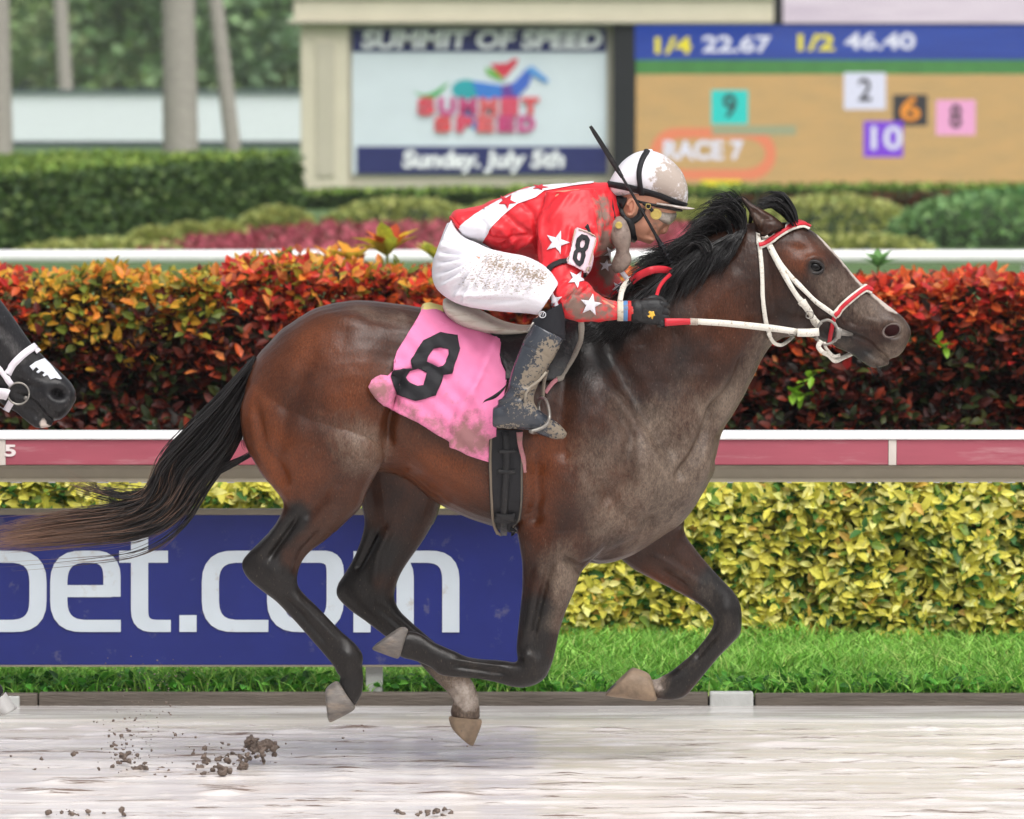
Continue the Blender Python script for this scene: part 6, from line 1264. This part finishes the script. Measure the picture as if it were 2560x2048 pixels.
strap('helmet_strap', [(1620, 377), (1606, 400), (1598, 430), (1600, 462), (1606, 494)], [12, 13, 13, 13, 13], m_blk, helm, HLB, None, .005, .003, mirror=True)
g = Geo().loft([(1640, 504, 1640, 512, .095, 0), (1680, 510, 1680, 518, .088, 0), (1708, 515, 1706, 524, .075, 0), (1726, 519, 1724, 524, .05, 0), (1736, 521, 1735, 523, .02, 0)], 26, 4, 2.4); g.obj('peak', M('peak_white', srgb(206, 196, 190), rough=.5, mud=(30, .45, .7)), helm)
Geo().loft([(1590, 492, 1592, 512, .08, 0), (1640, 502, 1642, 524, .078, 0), (1690, 514, 1690, 529, .062, 0), (1706, 520, 1706, 530, .04, 0)], 24, 4).obj('helmet_lining', m_blkl, helm)
Geo().ball(P(1624, 376, 0), (.012, .012, .004)).obj('button', m_shell, helm)
# chin strap and neck guard
PBV = bvh_of(pbody)
strap('chin_strap', [(1548, 494), (1550, 520), (1562, 545), (1580, 552), (1598, 540), (1606, 520)], [26, 15, 14, 15, 16, 18], m_blkl, man, PBV, None, .008, .006, mirror=True)
strap('chin_strap', [(1556, 545), (1572, 562), (1578, 585), (1588, 600)], [20, 28, 26, 16], m_blkl, man, PBV, None, .009, .006, mirror=True)
Geo().loft([(1536, 486, 1544, 520, .066, 0), (1552, 488, 1556, 530, .077, 0), (1566, 490, 1566, 505, .08, 0)], 22, 4).obj('neck_guard', m_blkl, man)
# goggles worn, goggles hanging
m_lens = M('muddy_lens', srgb(150, 140, 130), rough=.15, coat=.6, var=.2, vscale=20, mud=(30, .45, .7), mudcol=srgb(186, 176, 164))
g = Geo().loft([(1636, 520, 1640, 552, .072, 0), (1656, 522, 1656, 560, .07, 0), (1676, 526, 1672, 562, .058, 0), (1688, 530, 1682, 556, .04, 0), (1692, 536, 1688, 550, .02, 0)], 24, 4, 2.4); gog = g.obj('goggles', m_lens, man)
def disc(name, px, py, Y, r_, par, n=22):
    c = P(px, py, Y); v = [(c.x + r_ * math.cos(a), c.y + d, c.z + r_ * math.sin(a)) for d in (0, -.004) for a in np.linspace(0, 6.283, n + 1)[:-1]]
    f = [tuple(range(n)), tuple(range(2 * n - 1, n - 1, -1))] + [(i, (i + 1) % n, n + (i + 1) % n, n + i) for i in range(n)]; o = meshobj(name, v, f, m_gold, par, smooth=False); bevel(o, .0015); 
    Geo().tube([(c.x + r_ * .72 * math.cos(a), c.y - .004, c.z + r_ * .72 * math.sin(a)) for a in np.linspace(0, 6.283, 25)], .0012, 6).obj('rim', m_gold, o); return o
disc('goggle_button', 1640, 535, -.078, .0185, gog)
strap('goggle_strap', [(1608, 508), (1620, 516), (1632, 528)], 9, m_blk, gog, None, [-.085, -.086, -.082], 0, .003)
ytube('goggle_buckle', [(1616, 510, -.09), (1626, 512, -.09), (1624, 522, -.09), (1615, 520, -.09), (1616, 510, -.09)], .0014, m_gold, gog, 3, 6, False)
m_gog2 = M('muddy_goggle', srgb(142, 126, 116), rough=.5, var=.2, vscale=20, mud=(22, .46, .66), mudcol=srgb(96, 80, 72), bump=.3)
g = Geo().loft([(1524, 545, 1552, 540, .008, -.105), (1522, 560, 1566, 554, .02, -.115), (1523, 585, 1576, 582, .026, -.12), (1530, 606, 1577, 608, .024, -.118), (1540, 624, 1573, 626, .02, -.112), (1536, 640, 1577, 638, .022, -.106), (1529, 658, 1579, 654, .024, -.102), (1531, 676, 1568, 672, .02, -.098), (1538, 684, 1554, 682, .006, -.096)], 20, 5, 2.3)
me, co, ed = remesh(g, .003, 3); go2 = finish(me, 'hanging_goggles', m_gog2, man)
disc('goggle_button', 1547, 563, -.146, .011, go2)
strap('goggle_strap', [(1526, 490), (1530, 515), (1536, 545)], 8, m_blk, go2, None, [-.09, -.115, -.125], 0, .003)
strap('goggle_strap', [(1552, 676), (1562, 690), (1572, 702)], 12, m_star, go2, None, [-.095, -.08, -.07], 0, .003)
# ------------------------------------------------------------------ whip
m_whip = M('black_whip', srgb(22, 22, 26), rough=.35, var=.2, spec=.5)
wh = thing('whip', 'thin black riding whip slanting up past the white helmet', 'whip', P(1690, 690, -.02))
def wpt(s): return (1476 + (1694 - 1476) * s, 316 + (690 - 316) * s, -.24 + .22 * s)
pts = []; 
for s in np.linspace(.3, 1, 24): x, y, Y_ = wpt(s); pts.append((P(x + 6 * math.sin(s * 3.1), y, Y_)))
Geo().tube([tuple(p) for p in pts], list(np.interp(np.linspace(.3, 1, 24), [.3, .72, .78, 1], [.0048, .0056, .009, .0105])), 10).obj('shaft', m_whip, wh)
fp_ = [wpt(s) for s in np.linspace(0, .34, 8)]
strap('flap', [(x + 6 * math.sin(s * 3.1), y) for (x, y, _), s in zip(fp_, np.linspace(0, .34, 8))], [8, 11, 12, 12, 13, 13, 12, 9], m_blkl, wh, None, [q[2] for q in fp_], 0, .006)
for s in np.linspace(.79, .95, 8): x, y, Y_ = wpt(s); c = P(x + 6 * math.sin(s * 3.1), y, Y_); dr_ = (P(*wpt(1)) - P(*wpt(0))).normalized(); Geo().tube([tuple(c - dr_ * .0022), tuple(c + dr_ * .0022)], .0112, 10).obj('grip_ring', M('grip_tape', srgb(44, 44, 52), rough=.4), wh)
# ------------------------------------------------------------------ kicked-up mud
rm = np.random.default_rng(33); g = Geo()
def clod(px, py, r_px, Y=0.05):
    c = P(px, py, Y + rm.normal(0, .12)); r_ = r_px / 700; n0 = len(g.v); g.ball((0, 0, 0), r_, 9, 6)
    for i in range(n0, len(g.v)):
        q = np.array(g.v[i]); q = q * (1 + .45 * (vnoise(np.array([q[0] * 90 + px]), np.array([q[2] * 90 + py]), 1)[0] - .5) + rm.normal(0, .1)) * (1.25, 1, .85); g.v[i] = tuple(q + np.array(c))
for cx, cy, sx, sy, n, r0 in ((320, 1935, 30, 22, 60, 8), (300, 1870, 22, 40, 45, 5), (460, 1945, 34, 14, 50, 10), (540, 1940, 30, 18, 45, 10), (600, 1890, 40, 18, 32, 8), (650, 1875, 14, 10, 14, 11), (570, 1900, 60, 30, 26, 5), (480, 1850, 60, 34, 16, 4), (160, 1910, 90, 40, 18, 4), (900, 1830, 80, 50, 22, 2.5), (420, 1800, 90, 60, 40, 2), (860, 1840, 180, 40, 20, 2)):
    for _ in range(int(n * 1.8)): clod(rm.normal(cx, sx * 1.1), min(rm.normal(cy, sy * 1.1), 1968), max(1.0, abs(rm.normal(r0 * .55, r0 * .35))))

for cx, cy, sx, n in ((215, 2034, 60, 46), (1060, 2032, 80, 34)):
    for _ in range(n): px_, py_ = rm.normal(cx, sx), rm.normal(cy, 4); clod(px_, py_ - 2, rm.uniform(2, 7), PG(px_, py_).y)
m5, c5, e5 = remesh(g, .0055, 0); n5 = normals(m5); c5 = c5 + n5 * (.014 * (vnoise(c5[:, 0] * 70, c5[:, 2] * 70 + c5[:, 1] * 50, 2) - .5) + .010 * (vnoise(c5[:, 0] * 160, c5[:, 2] * 160, 3) - .5))[:, None]; m5.vertices.foreach_set('co', c5.ravel()); m5.update(); g = Geo()
m5.name = 'mud_splash'
for _ in range(140): s = rm.random(); clod(rm.normal(330 + 60 * s, 30 + 60 * s), 1900 - 260 * s, rm.uniform(.9, 2.0))
m_clod = M('wet_clods', srgb(112, 97, 87), rough=.4, var=.3, vscale=30, bump=.6, bscale=80)
tag(finish(m5, 'mud_splash', m_clod, None), 'clods of wet brown mud thrown up behind the hooves', 'mud', kind='stuff')
o = g.obj('mud_spray', m_clod)
tag(o, 'fine mud spray and low crumbs on the track', 'mud', kind='stuff')
# ------------------------------------------------------------------ rain haze
hm = bpy.data.materials.new('rain_haze'); hm.use_nodes = True; ht = hm.node_tree; ht.nodes.clear()
pv = ht.nodes.new('ShaderNodeVolumePrincipled'); pv.inputs['Color'].default_value = (.86, .88, .9, 1); pv.inputs['Density'].default_value = .0004; pv.inputs['Anisotropy'].default_value = .2
ot = ht.nodes.new('ShaderNodeOutputMaterial'); ht.links.new(pv.outputs[0], ot.inputs['Volume'])
hz_ = box('haze', (-950, -60, -1.5), (950, 1520, 18), hm, None); tag(hz_, kind='stuff'); tag(hz_, 'thin grey rain haze over the infield', 'haze')
